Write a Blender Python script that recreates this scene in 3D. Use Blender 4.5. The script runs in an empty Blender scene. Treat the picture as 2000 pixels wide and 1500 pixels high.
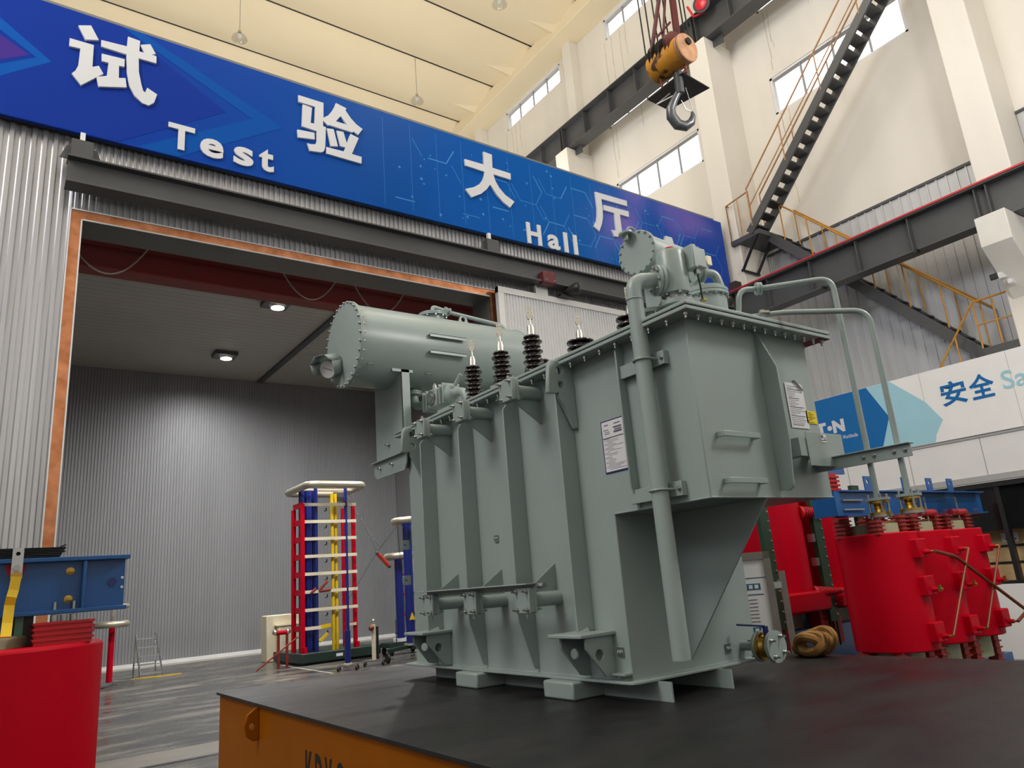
import bpy, bmesh, math, random
from mathutils import Vector as V, Matrix, Quaternion
random.seed(7)
PI = math.pi
S = bpy.context.scene
COL = S.collection

# ---------------------------------------------------------------- camera, sky, exposure
cd = bpy.data.cameras.new('camera'); cam = bpy.data.objects.new('camera', cd); COL.objects.link(cam)
YAW, PIT, ROL = math.radians(36.221), math.radians(15.117), math.radians(-4.6423)
fw = V((math.sin(YAW)*math.cos(PIT), math.cos(YAW)*math.cos(PIT), math.sin(PIT)))
rt = V((math.cos(YAW), -math.sin(YAW), 0)); up = rt.cross(fw)
r2 = rt*math.cos(ROL)+up*math.sin(ROL); u2 = up*math.cos(ROL)-rt*math.sin(ROL)
m = Matrix((r2, u2, -fw)).transposed().to_4x4(); m.translation = V((0, 0, 1.8))
cam.matrix_world = m
cd.sensor_width = 36; cd.lens = 1428.92/2000*36; cd.clip_end = 300
S.camera = cam
S.view_settings.view_transform = 'Standard'; S.view_settings.look = 'None'
S.view_settings.gamma = 1; S.view_settings.use_curve_mapping = False
S.view_settings.exposure = 0.75
S.cycles.max_bounces = 8; S.cycles.diffuse_bounces = 4; S.cycles.glossy_bounces = 4
S.cycles.transparent_max_bounces = 8; S.cycles.caustics_reflective = False; S.cycles.caustics_refractive = False
S.cycles.sample_clamp_indirect = 6
S.cycles.use_denoising = True

def lin(c):
    return tuple((x/255/12.92 if x/255 <= .04045 else ((x/255+.055)/1.055)**2.4) for x in c)+(1,)

w = bpy.data.worlds.new('sky'); S.world = w; w.use_nodes = True
nt = w.node_tree; nt.nodes.clear()
wo = nt.nodes.new('ShaderNodeOutputWorld'); bg = nt.nodes.new('ShaderNodeBackground')
tc = nt.nodes.new('ShaderNodeTexCoord'); sx = nt.nodes.new('ShaderNodeSeparateXYZ')
mr = nt.nodes.new('ShaderNodeMapRange'); cr = nt.nodes.new('ShaderNodeValToRGB')
mr.inputs['From Min'].default_value = -1; mr.inputs['From Max'].default_value = 1
nt.links.new(tc.outputs['Generated'], sx.inputs[0]); nt.links.new(sx.outputs['Z'], mr.inputs['Value'])
nt.links.new(mr.outputs[0], cr.inputs[0]); nt.links.new(cr.outputs[0], bg.inputs[0]); nt.links.new(bg.outputs[0], wo.inputs[0])
e = cr.color_ramp.elements
e[0].position = 0.0; e[0].color = (.07, .065, .055, 1)
e[1].position = 1; e[1].color = (1, 1, 1, 1)
for p, c in ((.5, (.06, .06, .06, 1)), (.66, (.07, .07, .07, 1)), (.70, (1, 1, 1, 1))):      # dim surroundings low down, bright overcast sky above
    q = e.new(p); q.color = c
bg.inputs[1].default_value = 1.5
# added fill lights without fixtures, to brighten ceiling, walls and transformer
FILLS = [(x, y, 13.6, 96) for x in (-3, 3, 9, 13.4) for y in (17, 23, 30)]            # fill added above the test hall roof, for ceiling and upper wall
FILLS += [(-6, 5, 13, 1600), (-4, 8, 18, 300), (7.5, -.5, 7.5, 560), (12, 2, 10, 110), (9, 3, 17, 220), (4, 6, 17, 220), (9.5, 8, 17, 200)]   # fill added around the bay the camera stands in, out of view
for x, y, z, pw in FILLS:
    ld_ = bpy.data.lights.new('fill_light', 'POINT'); ld_.energy = pw; ld_.shadow_soft_size = 2.2 if x < -5 else .9; ld_.color = (1, .98, .95)
    l = bpy.data.objects.new('fill_light', ld_); COL.objects.link(l); l.location = (x, y, z)

# ---------------------------------------------------------------- materials
def mat(name, rgb, rough=.5, metal=0, var=.08, scale=2.5, bump=0, spec=.5, coat=0, stretch=None, rvar=0, rgb2=None, emit=0, detail=4):
    m = bpy.data.materials.new(name); m.use_nodes = True
    n = m.node_tree; b = n.nodes['Principled BSDF']
    b.inputs['Roughness'].default_value = rough; b.inputs['Metallic'].default_value = metal
    b.inputs['Specular IOR Level'].default_value = spec; b.inputs['Coat Weight'].default_value = coat
    b.inputs['Coat Roughness'].default_value = .15
    c = lin(rgb); b.inputs['Base Color'].default_value = c
    if emit:
        b.inputs['Emission Color'].default_value = c; b.inputs['Emission Strength'].default_value = emit
    if var or rgb2 or bump or rvar:
        t = n.nodes.new('ShaderNodeTexCoord'); mp = n.nodes.new('ShaderNodeMapping'); nz = n.nodes.new('ShaderNodeTexNoise')
        if stretch: mp.inputs['Scale'].default_value = stretch
        nz.inputs['Scale'].default_value = scale; nz.inputs['Detail'].default_value = detail
        n.links.new(t.outputs['Object'], mp.inputs[0]); n.links.new(mp.outputs[0], nz.inputs['Vector'])
        if var or rgb2:
            r = n.nodes.new('ShaderNodeValToRGB'); n.links.new(nz.outputs['Fac'], r.inputs[0])
            r.color_ramp.elements[0].position = .3; r.color_ramp.elements[1].position = .7
            r.color_ramp.elements[0].color = tuple(x*(1-var) for x in c[:3])+(1,)
            r.color_ramp.elements[1].color = lin(rgb2) if rgb2 else tuple(min(1, x*(1+var)) for x in c[:3])+(1,)
            n.links.new(r.outputs[0], b.inputs['Base Color'])
        if rvar:
            q = n.nodes.new('ShaderNodeMapRange'); q.inputs['To Min'].default_value = max(.02, rough-rvar); q.inputs['To Max'].default_value = rough+rvar
            q.inputs['From Min'].default_value = .3; q.inputs['From Max'].default_value = .7
            n.links.new(nz.outputs['Fac'], q.inputs[0]); n.links.new(q.outputs[0], b.inputs['Roughness'])
        if bump:
            bp = n.nodes.new('ShaderNodeBump'); bp.inputs['Strength'].default_value = bump; bp.inputs['Distance'].default_value = .02
            n.links.new(nz.outputs['Fac'], bp.inputs['Height']); n.links.new(bp.outputs[0], b.inputs['Normal'])
    return m

PAINT = mat('transformer_grey_paint', (151, 164, 162), .34, var=.035, scale=1.5, spec=.5)
STEEL = mat('zinc_steel', (170, 172, 170), .32, .9, var=.1, scale=20)
SILVER = mat('silver_plate', (222, 218, 205), .25, 1, var=.05, scale=20)
PORC = mat('brown_porcelain', (34, 22, 22), .12, var=.1, spec=.6, coat=.6)
DARK = mat('dark_grey_steel_paint', (76, 77, 79), .45, var=.1, scale=1.5)
BLACK = mat('black_paint', (26, 26, 28), .4, var=.1)
BLACKTOP = mat('black_rubber_deck', (32, 31, 32), .42, var=.25, scale=1.1, rvar=.12, spec=.3, stretch=(1, 2.5, 1), detail=8)
YELLOW = mat('orange_yellow_paint', (142, 78, 0), .5, var=.06, scale=2, spec=.1)
CREAM = mat('cream_wall_plaster', (228, 223, 214), .85, var=.045, scale=.6, bump=.08, spec=.2, stretch=(1, 1.6, .5))
CEIL = mat('cream_ceiling_plaster', (238, 223, 192), .9, var=.03, scale=.3, spec=.1)
WHITEP = mat('white_paint', (228, 228, 226), .5, var=.03)
WFRAME = mat('white_window_frame', (225, 226, 228), .5, var=.02)
CORR = mat('silver_corrugated_sheet', (196, 197, 201), .30, .75, var=.1, scale=.8, stretch=(6, 1, .3))
HALLW = mat('grey_hall_sheet', (146, 147, 149), .5, .25, var=.06, scale=.4, stretch=(3, 1, .4))
HALLC = mat('grey_hall_ceiling', (184, 181, 172), .55, .1, var=.05, scale=.6)
CLAD = mat('light_grey_cladding', (198, 200, 203), .38, .45, var=.07, scale=1.2, stretch=(1, 5, .4))
DOORW = mat('white_door_sheet', (214, 215, 216), .5, .1, var=.03)
COPPER = mat('copper_strip', (212, 132, 84), .32, .8, var=.3, scale=5, rgb2=(232, 160, 116), stretch=(1, 1, 1))
REDBEAM = mat('dark_red_primer', (128, 26, 18), .5, var=.12, scale=2)
RED = mat('crimson_resin', (186, 0, 30), .45, var=.05, scale=2, spec=.12)
REDD = mat('crimson_insulator', (178, 22, 36), .5, var=.06)
BRICK = mat('brown_red_insulator', (150, 48, 44), .55, var=.1)
BLUE = mat('blue_clamp_paint', (12, 84, 150), .33, var=.1, scale=2.5, coat=.2)
NAVY = mat('navy_tube', (18, 34, 112), .3, var=.08, coat=.3)
YTUBE = mat('yellow_tube', (226, 190, 24), .35, var=.05)
IVORY = mat('ivory_panel', (222, 212, 184), .5, var=.04)
RINGM = mat('corona_ring_metal', (190, 184, 166), .38, .65, var=.06)
GREENB = mat('dark_green_base', (34, 52, 46), .45, var=.1)
GREENS = mat('dark_green_strip', (36, 64, 46), .5, var=.1)
GLASSF = mat('pale_green_fibreglass', (158, 170, 140), .5, var=.08)
BRASS = mat('brass', (184, 152, 76), .3, .9, var=.12, scale=15)
COPROD = mat('copper_rod', (124, 62, 40), .45, .4, var=.12)
RUBBER = mat('black_rubber', (24, 24, 25), .6, var=.1)
RUST = mat('yellow_rusted_drum', (206, 136, 30), .5, var=.25, scale=9, rgb2=(222, 152, 40), detail=8)
RUSTC = mat('weathered_orange_cap', (196, 146, 108), .6, var=.3, scale=8, detail=8)
MAROON = mat('maroon_steel', (96, 36, 38), .5, var=.12)
RAILY = mat('ochre_rail_paint', (186, 132, 46), .5, var=.15, scale=6)
RAILB = mat('faded_brown_rail_paint', (176, 130, 92), .5, var=.15, scale=6)
REDRAIL = mat('red_conductor_rail', (190, 44, 52), .45, var=.05)
PAPER = mat('paper', (222, 222, 226), .7, var=.02)
INK = mat('grey_print', (88, 88, 98), .7, var=0)
BLACKINK = mat('black_stencil_paint', (14, 12, 12), .6, var=0)
BLUEF = mat('navy_plastic_edge', (24, 34, 96), .4, var=0)
YLAB = mat('yellow_label', (236, 208, 8), .5, var=.02)
WLET = mat('white_sign_letter', (212, 214, 218), .4, var=.02)
SIGNW = mat('white_sign_board', (238, 238, 238), .45, var=.02)
SIGNB = mat('sign_blue_print', (0, 102, 172), .4, var=.02)
SIGNC = mat('sign_pale_cyan_print', (160, 208, 224), .4, var=.02)
PLY = mat('plywood', (196, 166, 120), .6, var=.1, scale=3, stretch=(1, 1, 6))
ROPE = mat('brown_canvas_sling', (150, 108, 56), .85, var=.3, scale=9, bump=.5)
ALU = mat('aluminium', (196, 198, 200), .3, .9, var=.05)
GREYP = mat('weathered_grey_profile', (128, 124, 118), .6, .2, var=.1, scale=5)
CONC = mat('concrete_corbel', (222, 220, 214), .8, var=.04, spec=.2)
OFFW = mat('office_white_panel', (226, 226, 226), .5, var=.02)
DGLASS = mat('dark_office_glass', (20, 22, 24), .08, var=0, spec=.6)
CABLE = mat('pale_cable', (168, 160, 152), .6, var=.05)
STRAPY = mat('yellow_strap_cover', (224, 190, 30), .55, var=.12, scale=8)
REDL = mat('red_lamp_plastic', (206, 30, 44), .3, var=.03)
TEALM = mat('teal_printed_panel', (20, 104, 134), .5, var=.02)

def glass(name, tint=(1, 1, 1, 1), gl=.12):
    m = bpy.data.materials.new(name); m.use_nodes = True; n = m.node_tree; n.nodes.clear()
    o = n.nodes.new('ShaderNodeOutputMaterial'); t = n.nodes.new('ShaderNodeBsdfTransparent'); g = n.nodes.new('ShaderNodeBsdfGlossy')
    x = n.nodes.new('ShaderNodeMixShader'); x.inputs[0].default_value = .06
    t.inputs[0].default_value = tint; g.inputs['Roughness'].default_value = .03
    n.links.new(t.outputs[0], x.inputs[1]); n.links.new(g.outputs[0], x.inputs[2]); n.links.new(x.outputs[0], o.inputs[0])
    return m
RUST.node_tree.nodes['Color Ramp'].color_ramp.elements[0].color = lin((84, 50, 26)); RUST.node_tree.nodes['Color Ramp'].color_ramp.elements[0].position = .36; RUST.node_tree.nodes['Color Ramp'].color_ramp.elements[1].position = .46
GLASS = glass('window_glass'); ACRYL = glass('clear_acrylic', (.86, .87, .86, 1))
LAMPE = mat('lit_lamp_lens', (255, 255, 250), .4, var=0, emit=9)

def floor_mat():
    m = mat('worn_epoxy_floor', (98, 98, 98), .2, var=0); n = m.node_tree; b = n.nodes['Principled BSDF']
    t = n.nodes.new('ShaderNodeTexCoord'); mp = n.nodes.new('ShaderNodeMapping'); mp.inputs['Scale'].default_value = (.5, 1.2, 1)
    a = n.nodes.new('ShaderNodeTexNoise'); a.inputs['Scale'].default_value = 1.1; a.inputs['Detail'].default_value = 9; a.inputs['Roughness'].default_value = .62
    r = n.nodes.new('ShaderNodeValToRGB'); el = r.color_ramp.elements
    el[0].position = .38; el[0].color = lin((58, 58, 57)); el[1].position = .72; el[1].color = lin((150, 140, 120))
    q = el.new(.52); q.color = lin((78, 77, 74)); q = el.new(.6); q.color = lin((104, 100, 92))
    k = n.nodes.new('ShaderNodeMapRange'); k.inputs['From Min'].default_value = .35; k.inputs['From Max'].default_value = .7
    k.inputs['To Min'].default_value = .12; k.inputs['To Max'].default_value = .5
    n.links.new(t.outputs['Object'], mp.inputs[0]); n.links.new(mp.outputs[0], a.inputs[0]); n.links.new(a.outputs['Fac'], r.inputs[0])
    n.links.new(r.outputs[0], b.inputs['Base Color']); n.links.new(a.outputs['Fac'], k.inputs[0]); n.links.new(k.outputs[0], b.inputs['Roughness'])
    return m
FLOOR = floor_mat()

def banner_mat():
    m = mat('blue_banner_face', (30, 80, 160), .35, var=0, spec=.12); n = m.node_tree; b = n.nodes['Principled BSDF']
    t = n.nodes.new('ShaderNodeTexCoord'); s = n.nodes.new('ShaderNodeSeparateXYZ'); k = n.nodes.new('ShaderNodeMapRange')
    k.inputs['From Min'].default_value = -4; k.inputs['From Max'].default_value = 14.6
    r = n.nodes.new('ShaderNodeValToRGB'); el = r.color_ramp.elements
    el[0].position = .0; el[0].color = lin((14, 58, 158)); el[1].position = 1; el[1].color = lin((30, 72, 160))
    for p, c in ((.2, (0, 76, 162)), (.33, (0, 84, 168)), (.5, (0, 88, 168)), (.62, (26, 76, 168)), (.8, (44, 70, 170)), (.92, (34, 58, 156))):
        q = el.new(p); q.color = lin(c)
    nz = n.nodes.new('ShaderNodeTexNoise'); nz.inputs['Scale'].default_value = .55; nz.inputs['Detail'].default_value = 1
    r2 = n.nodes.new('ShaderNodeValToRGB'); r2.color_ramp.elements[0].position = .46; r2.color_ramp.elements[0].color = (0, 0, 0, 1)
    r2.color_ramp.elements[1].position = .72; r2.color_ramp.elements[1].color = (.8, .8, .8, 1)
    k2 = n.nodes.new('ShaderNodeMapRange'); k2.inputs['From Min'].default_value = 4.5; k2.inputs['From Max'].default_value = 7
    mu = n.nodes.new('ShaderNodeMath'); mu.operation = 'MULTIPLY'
    mx = n.nodes.new('ShaderNodeMix'); mx.data_type = 'RGBA'; mx.inputs['B'].default_value = lin((150, 112, 198))  # random soft violet patches mixed into the blue towards the right end
    L = n.links.new
    L(t.outputs['Object'], s.inputs[0]); L(s.outputs['X'], k.inputs[0]); L(k.outputs[0], r.inputs[0]); L(t.outputs['Object'], nz.inputs['Vector'])
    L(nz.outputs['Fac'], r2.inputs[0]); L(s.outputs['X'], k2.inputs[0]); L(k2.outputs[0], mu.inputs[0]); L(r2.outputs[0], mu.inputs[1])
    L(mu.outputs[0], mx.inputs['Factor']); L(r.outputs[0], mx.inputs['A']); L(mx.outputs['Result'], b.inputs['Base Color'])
    return m
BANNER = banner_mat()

# ---------------------------------------------------------------- helpers
ORG = {}
def org(o): return ORG.get(o.name, V((0, 0, 0))) if o else V((0, 0, 0))
def frame(d):
    d = V(d).normalized(); a = V((0, 0, 1)) if abs(d.z) < .95 else V((1, 0, 0))
    x = a.cross(d).normalized(); return x, d.cross(x).normalized(), d

class MB:
    def __init__(s): s.bm = bmesh.new()
    def box(s, x0, y0, z0, x1, y1, z1):
        v = [s.bm.verts.new(p) for p in ((x0,y0,z0),(x1,y0,z0),(x1,y1,z0),(x0,y1,z0),(x0,y0,z1),(x1,y0,z1),(x1,y1,z1),(x0,y1,z1))]
        for f in ((3,2,1,0),(4,5,6,7),(0,1,5,4),(1,2,6,5),(2,3,7,6),(3,0,4,7)): s.bm.faces.new([v[i] for i in f])
        return s
    def bar(s, p, q, a, b=None, upv=(0, 0, 1)):           # rectangular bar from p to q, a wide (sideways), b high
        p, q = V(p), V(q); b = b or a; d = (q-p).normalized(); x = d.cross(V(upv))
        x = x.normalized() if x.length > 1e-4 else d.cross(V((0, 1, 0))).normalized()
        y = x.cross(d)
        c = [(-a/2, -b/2), (a/2, -b/2), (a/2, b/2), (-a/2, b/2)]
        A = [s.bm.verts.new(p+x*i+y*j) for i, j in c]; B = [s.bm.verts.new(q+x*i+y*j) for i, j in c]
        s.bm.faces.new(A); s.bm.faces.new(B[::-1])
        for i in range(4): s.bm.faces.new((A[i], B[i], B[(i+1) % 4], A[(i+1) % 4]))
        return s
    def lathe(s, o, d, prof, n=24):                        # prof = [(t along d, radius)]
        o = V(o); x, y, d = frame(d); rings = []
        for t, r in prof:
            if r < 1e-5: rings.append([s.bm.verts.new(o+d*t)])
            else: rings.append([s.bm.verts.new(o+d*t+x*(r*math.cos(2*PI*i/n))+y*(r*math.sin(2*PI*i/n))) for i in range(n)])
        for a, b in zip(rings, rings[1:]):
            for i in range(n):
                j = (i+1) % n
                if len(a) == 1 and len(b) == 1: break
                if len(a) == 1: s.bm.faces.new((a[0], b[j], b[i]))
                elif len(b) == 1: s.bm.faces.new((a[i], a[j], b[0]))
                else: s.bm.faces.new((a[i], a[j], b[j], b[i]))
        for q in (rings[0], rings[-1]):
            if len(q) > 1: s.bm.faces.new(q)
        return s
    def cyl(s, p, q, r, r1=None, n=20):
        p, q = V(p), V(q); return s.lathe(p, q-p, [(0, r), ((q-p).length, r if r1 is None else r1)], n)
    def tube(s, pts, r, n=10, closed=False):
        pts = [V(p) for p in pts]; N = len(pts); rings = []; X = None
        for i, p in enumerate(pts):
            if closed: t = pts[(i+1) % N]-pts[i-1]
            else: t = pts[min(i+1, N-1)]-pts[max(i-1, 0)]
            t.normalize()
            if X is None: X = frame(t)[0]
            X = (X-t*X.dot(t)).normalized(); Y = t.cross(X); rr = r[i] if isinstance(r, (list, tuple)) else r
            rings.append([s.bm.verts.new(p+X*(rr*math.cos(2*PI*k/n))+Y*(rr*math.sin(2*PI*k/n))) for k in range(n)])
        pr = list(zip(rings, rings[1:]))
        if closed: pr.append((rings[-1], rings[0]))
        for a, b in pr:
            for k in range(n): s.bm.faces.new((a[k], a[(k+1) % n], b[(k+1) % n], b[k]))
        if not closed: s.bm.faces.new(rings[0][::-1]); s.bm.faces.new(rings[-1])
        return s
    def plate(s, o, u, v, outer, t, holes=()):             # outline in (u,v) from o, extruded by t along u x v
        o, u, v = V(o), V(u), V(v); n = u.cross(v).normalized(); ed = []
        def loop(pts):
            vs = [s.bm.verts.new(o+u*a+v*b) for a, b in pts]
            for i in range(len(vs)): ed.append(s.bm.edges.new((vs[i], vs[(i+1) % len(vs)])))
            return vs
        vs = loop(outer)
        if holes:
            for h in holes: loop([(h[0]+h[2]*math.cos(2*PI*i/16), h[1]+h[2]*math.sin(2*PI*i/16)) for i in range(16)] if not isinstance(h[0], tuple) else h)
            fs = [g for g in bmesh.ops.triangle_fill(s.bm, use_beauty=True, edges=ed)['geom'] if isinstance(g, bmesh.types.BMFace)]
        else: fs = [s.bm.faces.new(vs)]
        if t:
            r = bmesh.ops.extrude_face_region(s.bm, geom=fs, use_keep_orig=True)
            bmesh.ops.translate(s.bm, verts=[g for g in r['geom'] if isinstance(g, bmesh.types.BMVert)], vec=n*t)
        return s
    def sphere(s, c, r, n=16, sc=(1, 1, 1)):
        g = bmesh.ops.create_uvsphere(s.bm, u_segments=n, v_segments=n//2, radius=r)['verts']
        for q in g: q.co = V((q.co.x*sc[0], q.co.y*sc[1], q.co.z*sc[2]))+V(c)
        return s
    def build(s, name, m, parent=None, smooth=35, bevel=0, recalc=True):
        o = org(parent)
        if recalc: bmesh.ops.recalc_face_normals(s.bm, faces=s.bm.faces)
        for q in s.bm.verts: q.co -= o
        me = bpy.data.meshes.new(name); s.bm.to_mesh(me); s.bm.free()
        for p in me.polygons: p.use_smooth = True
        me.set_sharp_from_angle(angle=math.radians(smooth))
        me.materials.append(m)
        ob = bpy.data.objects.new(name, me); COL.objects.link(ob)
        if parent: ob.parent = parent
        ORG[ob.name] = o
        if bevel:
            b = ob.modifiers.new('edge', 'BEVEL'); b.width = bevel; b.segments = 2; b.limit_method = 'ANGLE'; b.angle_limit = math.radians(40)
        return ob

def tag(o, label, cat, group=None):
    o['label'] = label; o['category'] = cat
    if group: o['group'] = group
    return o
def struct(o, label=None):
    o['kind'] = 'structure'
    if label: o['label'] = label
    return o
def thing(name, label, cat, loc=(0, 0, 0), group=None):
    o = bpy.data.objects.new(name, None); COL.objects.link(o); o.location = loc; o.empty_display_size = .2
    ORG[o.name] = V(loc); return tag(o, label, cat, group)
def put(name, me, parent, pos, d=(0, 0, 1), roll=0):     # one more object sharing mesh data
    o = bpy.data.objects.new(name, me); COL.objects.link(o); o.parent = parent
    o.location = V(pos)-org(parent); o.rotation_mode = 'QUATERNION'
    q = V((0, 0, 1)).rotation_difference(V(d).normalized())
    o.rotation_quaternion = q @ Quaternion((0, 0, 1), roll); ORG[o.name] = V(pos); return o
def mesh_of(mb, m, smooth=35):
    o = mb.build('proto', m, None, smooth); me = o.data; bpy.data.objects.remove(o); return me
def fillet(pts, r, n=6):
    pts = [V(p) for p in pts]; out = [pts[0]]
    for a, b, c in zip(pts, pts[1:], pts[2:]):
        d1, d2 = (a-b), (c-b); k = min(r, d1.length*.49, d2.length*.49); p, q = b+d1.normalized()*k, b+d2.normalized()*k
        for i in range(n+1):
            t = i/n; out.append(p*(1-t)**2+b*2*t*(1-t)+q*t*t)
    out.append(pts[-1]); return out
def copy_tree(o, parent=None, first=True):
    c = o.copy(); COL.objects.link(c)
    if parent: c.parent = parent
    for ch in list(o.children): copy_tree(ch, c, False)
    return c

FONT_CACHE = {}
def text_mesh(body, off, ext):
    k = (body, off, ext)
    if k in FONT_CACHE: return FONT_CACHE[k]
    cu = bpy.data.curves.new('text', 'FONT'); cu.body = body; cu.offset = off; cu.extrude = 0; cu.resolution_u = 4
    o = bpy.data.objects.new('text', cu); COL.objects.link(o)
    dg = bpy.context.evaluated_depsgraph_get(); me = bpy.data.meshes.new_from_object(o.evaluated_get(dg))
    vs = [v.co.copy() for v in me.vertices]; fs = [tuple(p.vertices) for p in me.polygons]
    bpy.data.objects.remove(o); bpy.data.meshes.remove(me)
    FONT_CACHE[k] = (vs, fs); return vs, fs
def text(body, name, m, parent, o, u, v, width, height, thick=.01, off=0):   # fits the string in width x height from o along u, v
    vs, fs = text_mesh(body, off, 0); u, v = V(u).normalized(), V(v).normalized(); n = u.cross(v); o = V(o)
    x0, x1 = min(q.x for q in vs), max(q.x for q in vs); y0, y1 = min(q.y for q in vs), max(q.y for q in vs)
    mb = MB(); P = [mb.bm.verts.new(o+u*((q.x-x0)/(x1-x0)*width)+v*((q.y-y0)/(y1-y0)*height)) for q in vs]
    F = []
    for f in fs:
        try: F.append(mb.bm.faces.new([P[i] for i in f]))
        except ValueError: pass
    if thick:
        bmesh.ops.remove_doubles(mb.bm, verts=mb.bm.verts, dist=1e-5)
        r = bmesh.ops.extrude_face_region(mb.bm, geom=list(mb.bm.faces), use_keep_orig=True)
        bmesh.ops.translate(mb.bm, verts=[g for g in r['geom'] if isinstance(g, bmesh.types.BMVert)], vec=n*thick)
    return mb.build(name, m, parent)
def lines(name, m, parent, o, u, v, rows, t=.001):       # a sheet's print: [(x, y, w, h)]
    mb = MB(); u, v = V(u), V(v)
    for x, y, ww, hh in rows: mb.plate(V(o)+u*x+v*y, u, v, [(0, 0), (ww, 0), (ww, hh), (0, hh)], t)
    return mb.build(name, m, parent)

def hexbolt(r, h, sh=0, shr=None):                       # head up from 0, shank down
    mb = MB(); mb.lathe((0, 0, 0), (0, 0, 1), [(0, r*1.35), (h*.22, r*1.35)], 12)
    mb.lathe((0, 0, h*.22), (0, 0, 1), [(0, r), (h*.85, r), (h, r*.8)], 6)
    if sh: mb.cyl((0, 0, h), (0, 0, h+sh), shr or r*.55, n=8)
    return mb
BOLT = mesh_of(hexbolt(.0145, .02, .022), STEEL)
BOLTP = mesh_of(hexbolt(.010, .011), PAINT)
BOLTL = mesh_of(hexbolt(.013, .016, .03), STEEL)
BOLTS = mesh_of(hexbolt(.012, .014), STEEL)

# ================================================================ STRUCTURE
struct(MB().box(-16, -10, -.2, 16.3, 31, 0).build('floor', FLOOR), 'worn dark glossy epoxy floor')
b = MB().box(-3, 10.52, .0005, 14.4, 10.62, .004); struct(b.build('trim_1', BLACK), 'black joint strip in the floor at the hall door')
b = MB().box(-16, 10.62, .001, 14.4, 11.5, .003); struct(b.build('trim_2', mat('pale_threshold', (104, 100, 92), .4, var=.15, scale=2)), 'paler floor strip behind the joint')

def corr(mb, x0, x1, z0, z1, y, pitch, depth, axis='x', zs=None, flip=1):
    n = int((x1-x0)/pitch); pr = []
    for i in range(n+1):
        a = x0+i*pitch
        for f, d in ((0, 0), (.30, 0), (.42, 1), (.80, 1), (.92, 0)):
            if a+f*pitch <= x1: pr.append((a+f*pitch, d*depth))
    pr.append((x1, 0)); prev = None
    for a, d in pr:
        P = [(a, y-flip*d, z) for z in (z0, z1)] if axis == 'x' else [(y-flip*d, a, z) for z in (z0, z1)]
        vv = [mb.bm.verts.new(p) for p in P]
        if prev: mb.bm.faces.new((prev[0], vv[0], vv[1], prev[1]))
        prev = vv
    return mb
# facade of the test hall, y = 10.6, with the door opening x .70-7.40, z 0-7.03
mb = MB()
corr(mb, -9, .575, 0, 10.2, 10.6, .125, .03); corr(mb, .575, 7.53, 7.16, 10.2, 10.6, .085, .025); corr(mb, 7.53, 14.6, 0, 10.2, 10.6, .085, .025)
struct(mb.build('wall_front', CORR, smooth=20, recalc=False), 'silver corrugated facade of the test hall')
mb = MB().box(-9, 10.61, 0, .70, 11.25, 10.4).box(.70, 10.61, 7.05, 7.40, 11.2, 10.4).box(7.40, 10.61, 0, 14.6, 11.2, 10.4)
struct(mb.build('wall_reveal', mat('grey_door_reveal', (112, 112, 110), .5, .1, var=.08)), 'grey door reveal')
mb = MB().plate((0, 10.6, 0), (1, 0, 0), (0, 0, 1), [(.575, 0), (.575, 7.165), (7.53, 7.165), (7.53, 0), (7.40, 0), (7.40, 7.035), (.70, 7.035), (.70, 0)], .02)
struct(mb.build('trim_3', COPPER), 'copper strip round the hall door')
mb = MB()
for a, c in (((.565, 10.575, 0), (.565, 10.575, 7.17)), ((.565, 10.575, 7.17), (7.54, 10.575, 7.17)), ((.705, 10.575, 0), (.705, 10.575, 7.03)), ((.705, 10.575, 7.03), (7.39, 10.575, 7.03))):
    mb.bar(a, c, .018, .018)
struct(mb.build('trim_4', WFRAME), 'white edge beads of the copper strip')
# hall interior
mb = MB(); corr(mb, -4, 16, .12, 10.6, 29.2, .1, .02); struct(mb.build('wall_back', HALLW, smooth=20, recalc=False), 'grey ribbed back wall of the hall')
mb = MB()
z0 = 10.5
for i in range(60):
    yy = 11.2+i*.3; mb.box(-4, yy, z0, 14.8, yy+.285, z0+.05); mb.box(-4, yy+.285, z0+.012, 14.8, yy+.3, z0+.05)
struct(mb.build('ceiling_hall', HALLC), 'grey ribbed ceiling of the test hall')
struct(MB().box(8.5, 11.3, 10.42, 8.72, 29.1, 10.5).build('trim_5', DARK), 'dark seam strip on the hall ceiling')
struct(MB().box(-4.2, 11.25, 0, -4, 29.4, 10.7).build('wall_left', HALLW), 'left wall of the hall')
struct(MB().box(14.6, 11.2, 0, 14.8, 29.4, 10.7).build('wall_inner_right', HALLW), 'right wall of the hall')
struct(MB().box(-4, 29.15, .02, 14.6, 29.19, .14).build('baseboard_back', WHITEP), 'white strip at the foot of the back wall')
struct(MB().box(-4, 28.2, 0, 14.6, 29.15, .02).build('trim_6', mat('pale_edge_floor', (160, 156, 148), .35, var=.1)), 'pale floor strip along the back wall')
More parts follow.
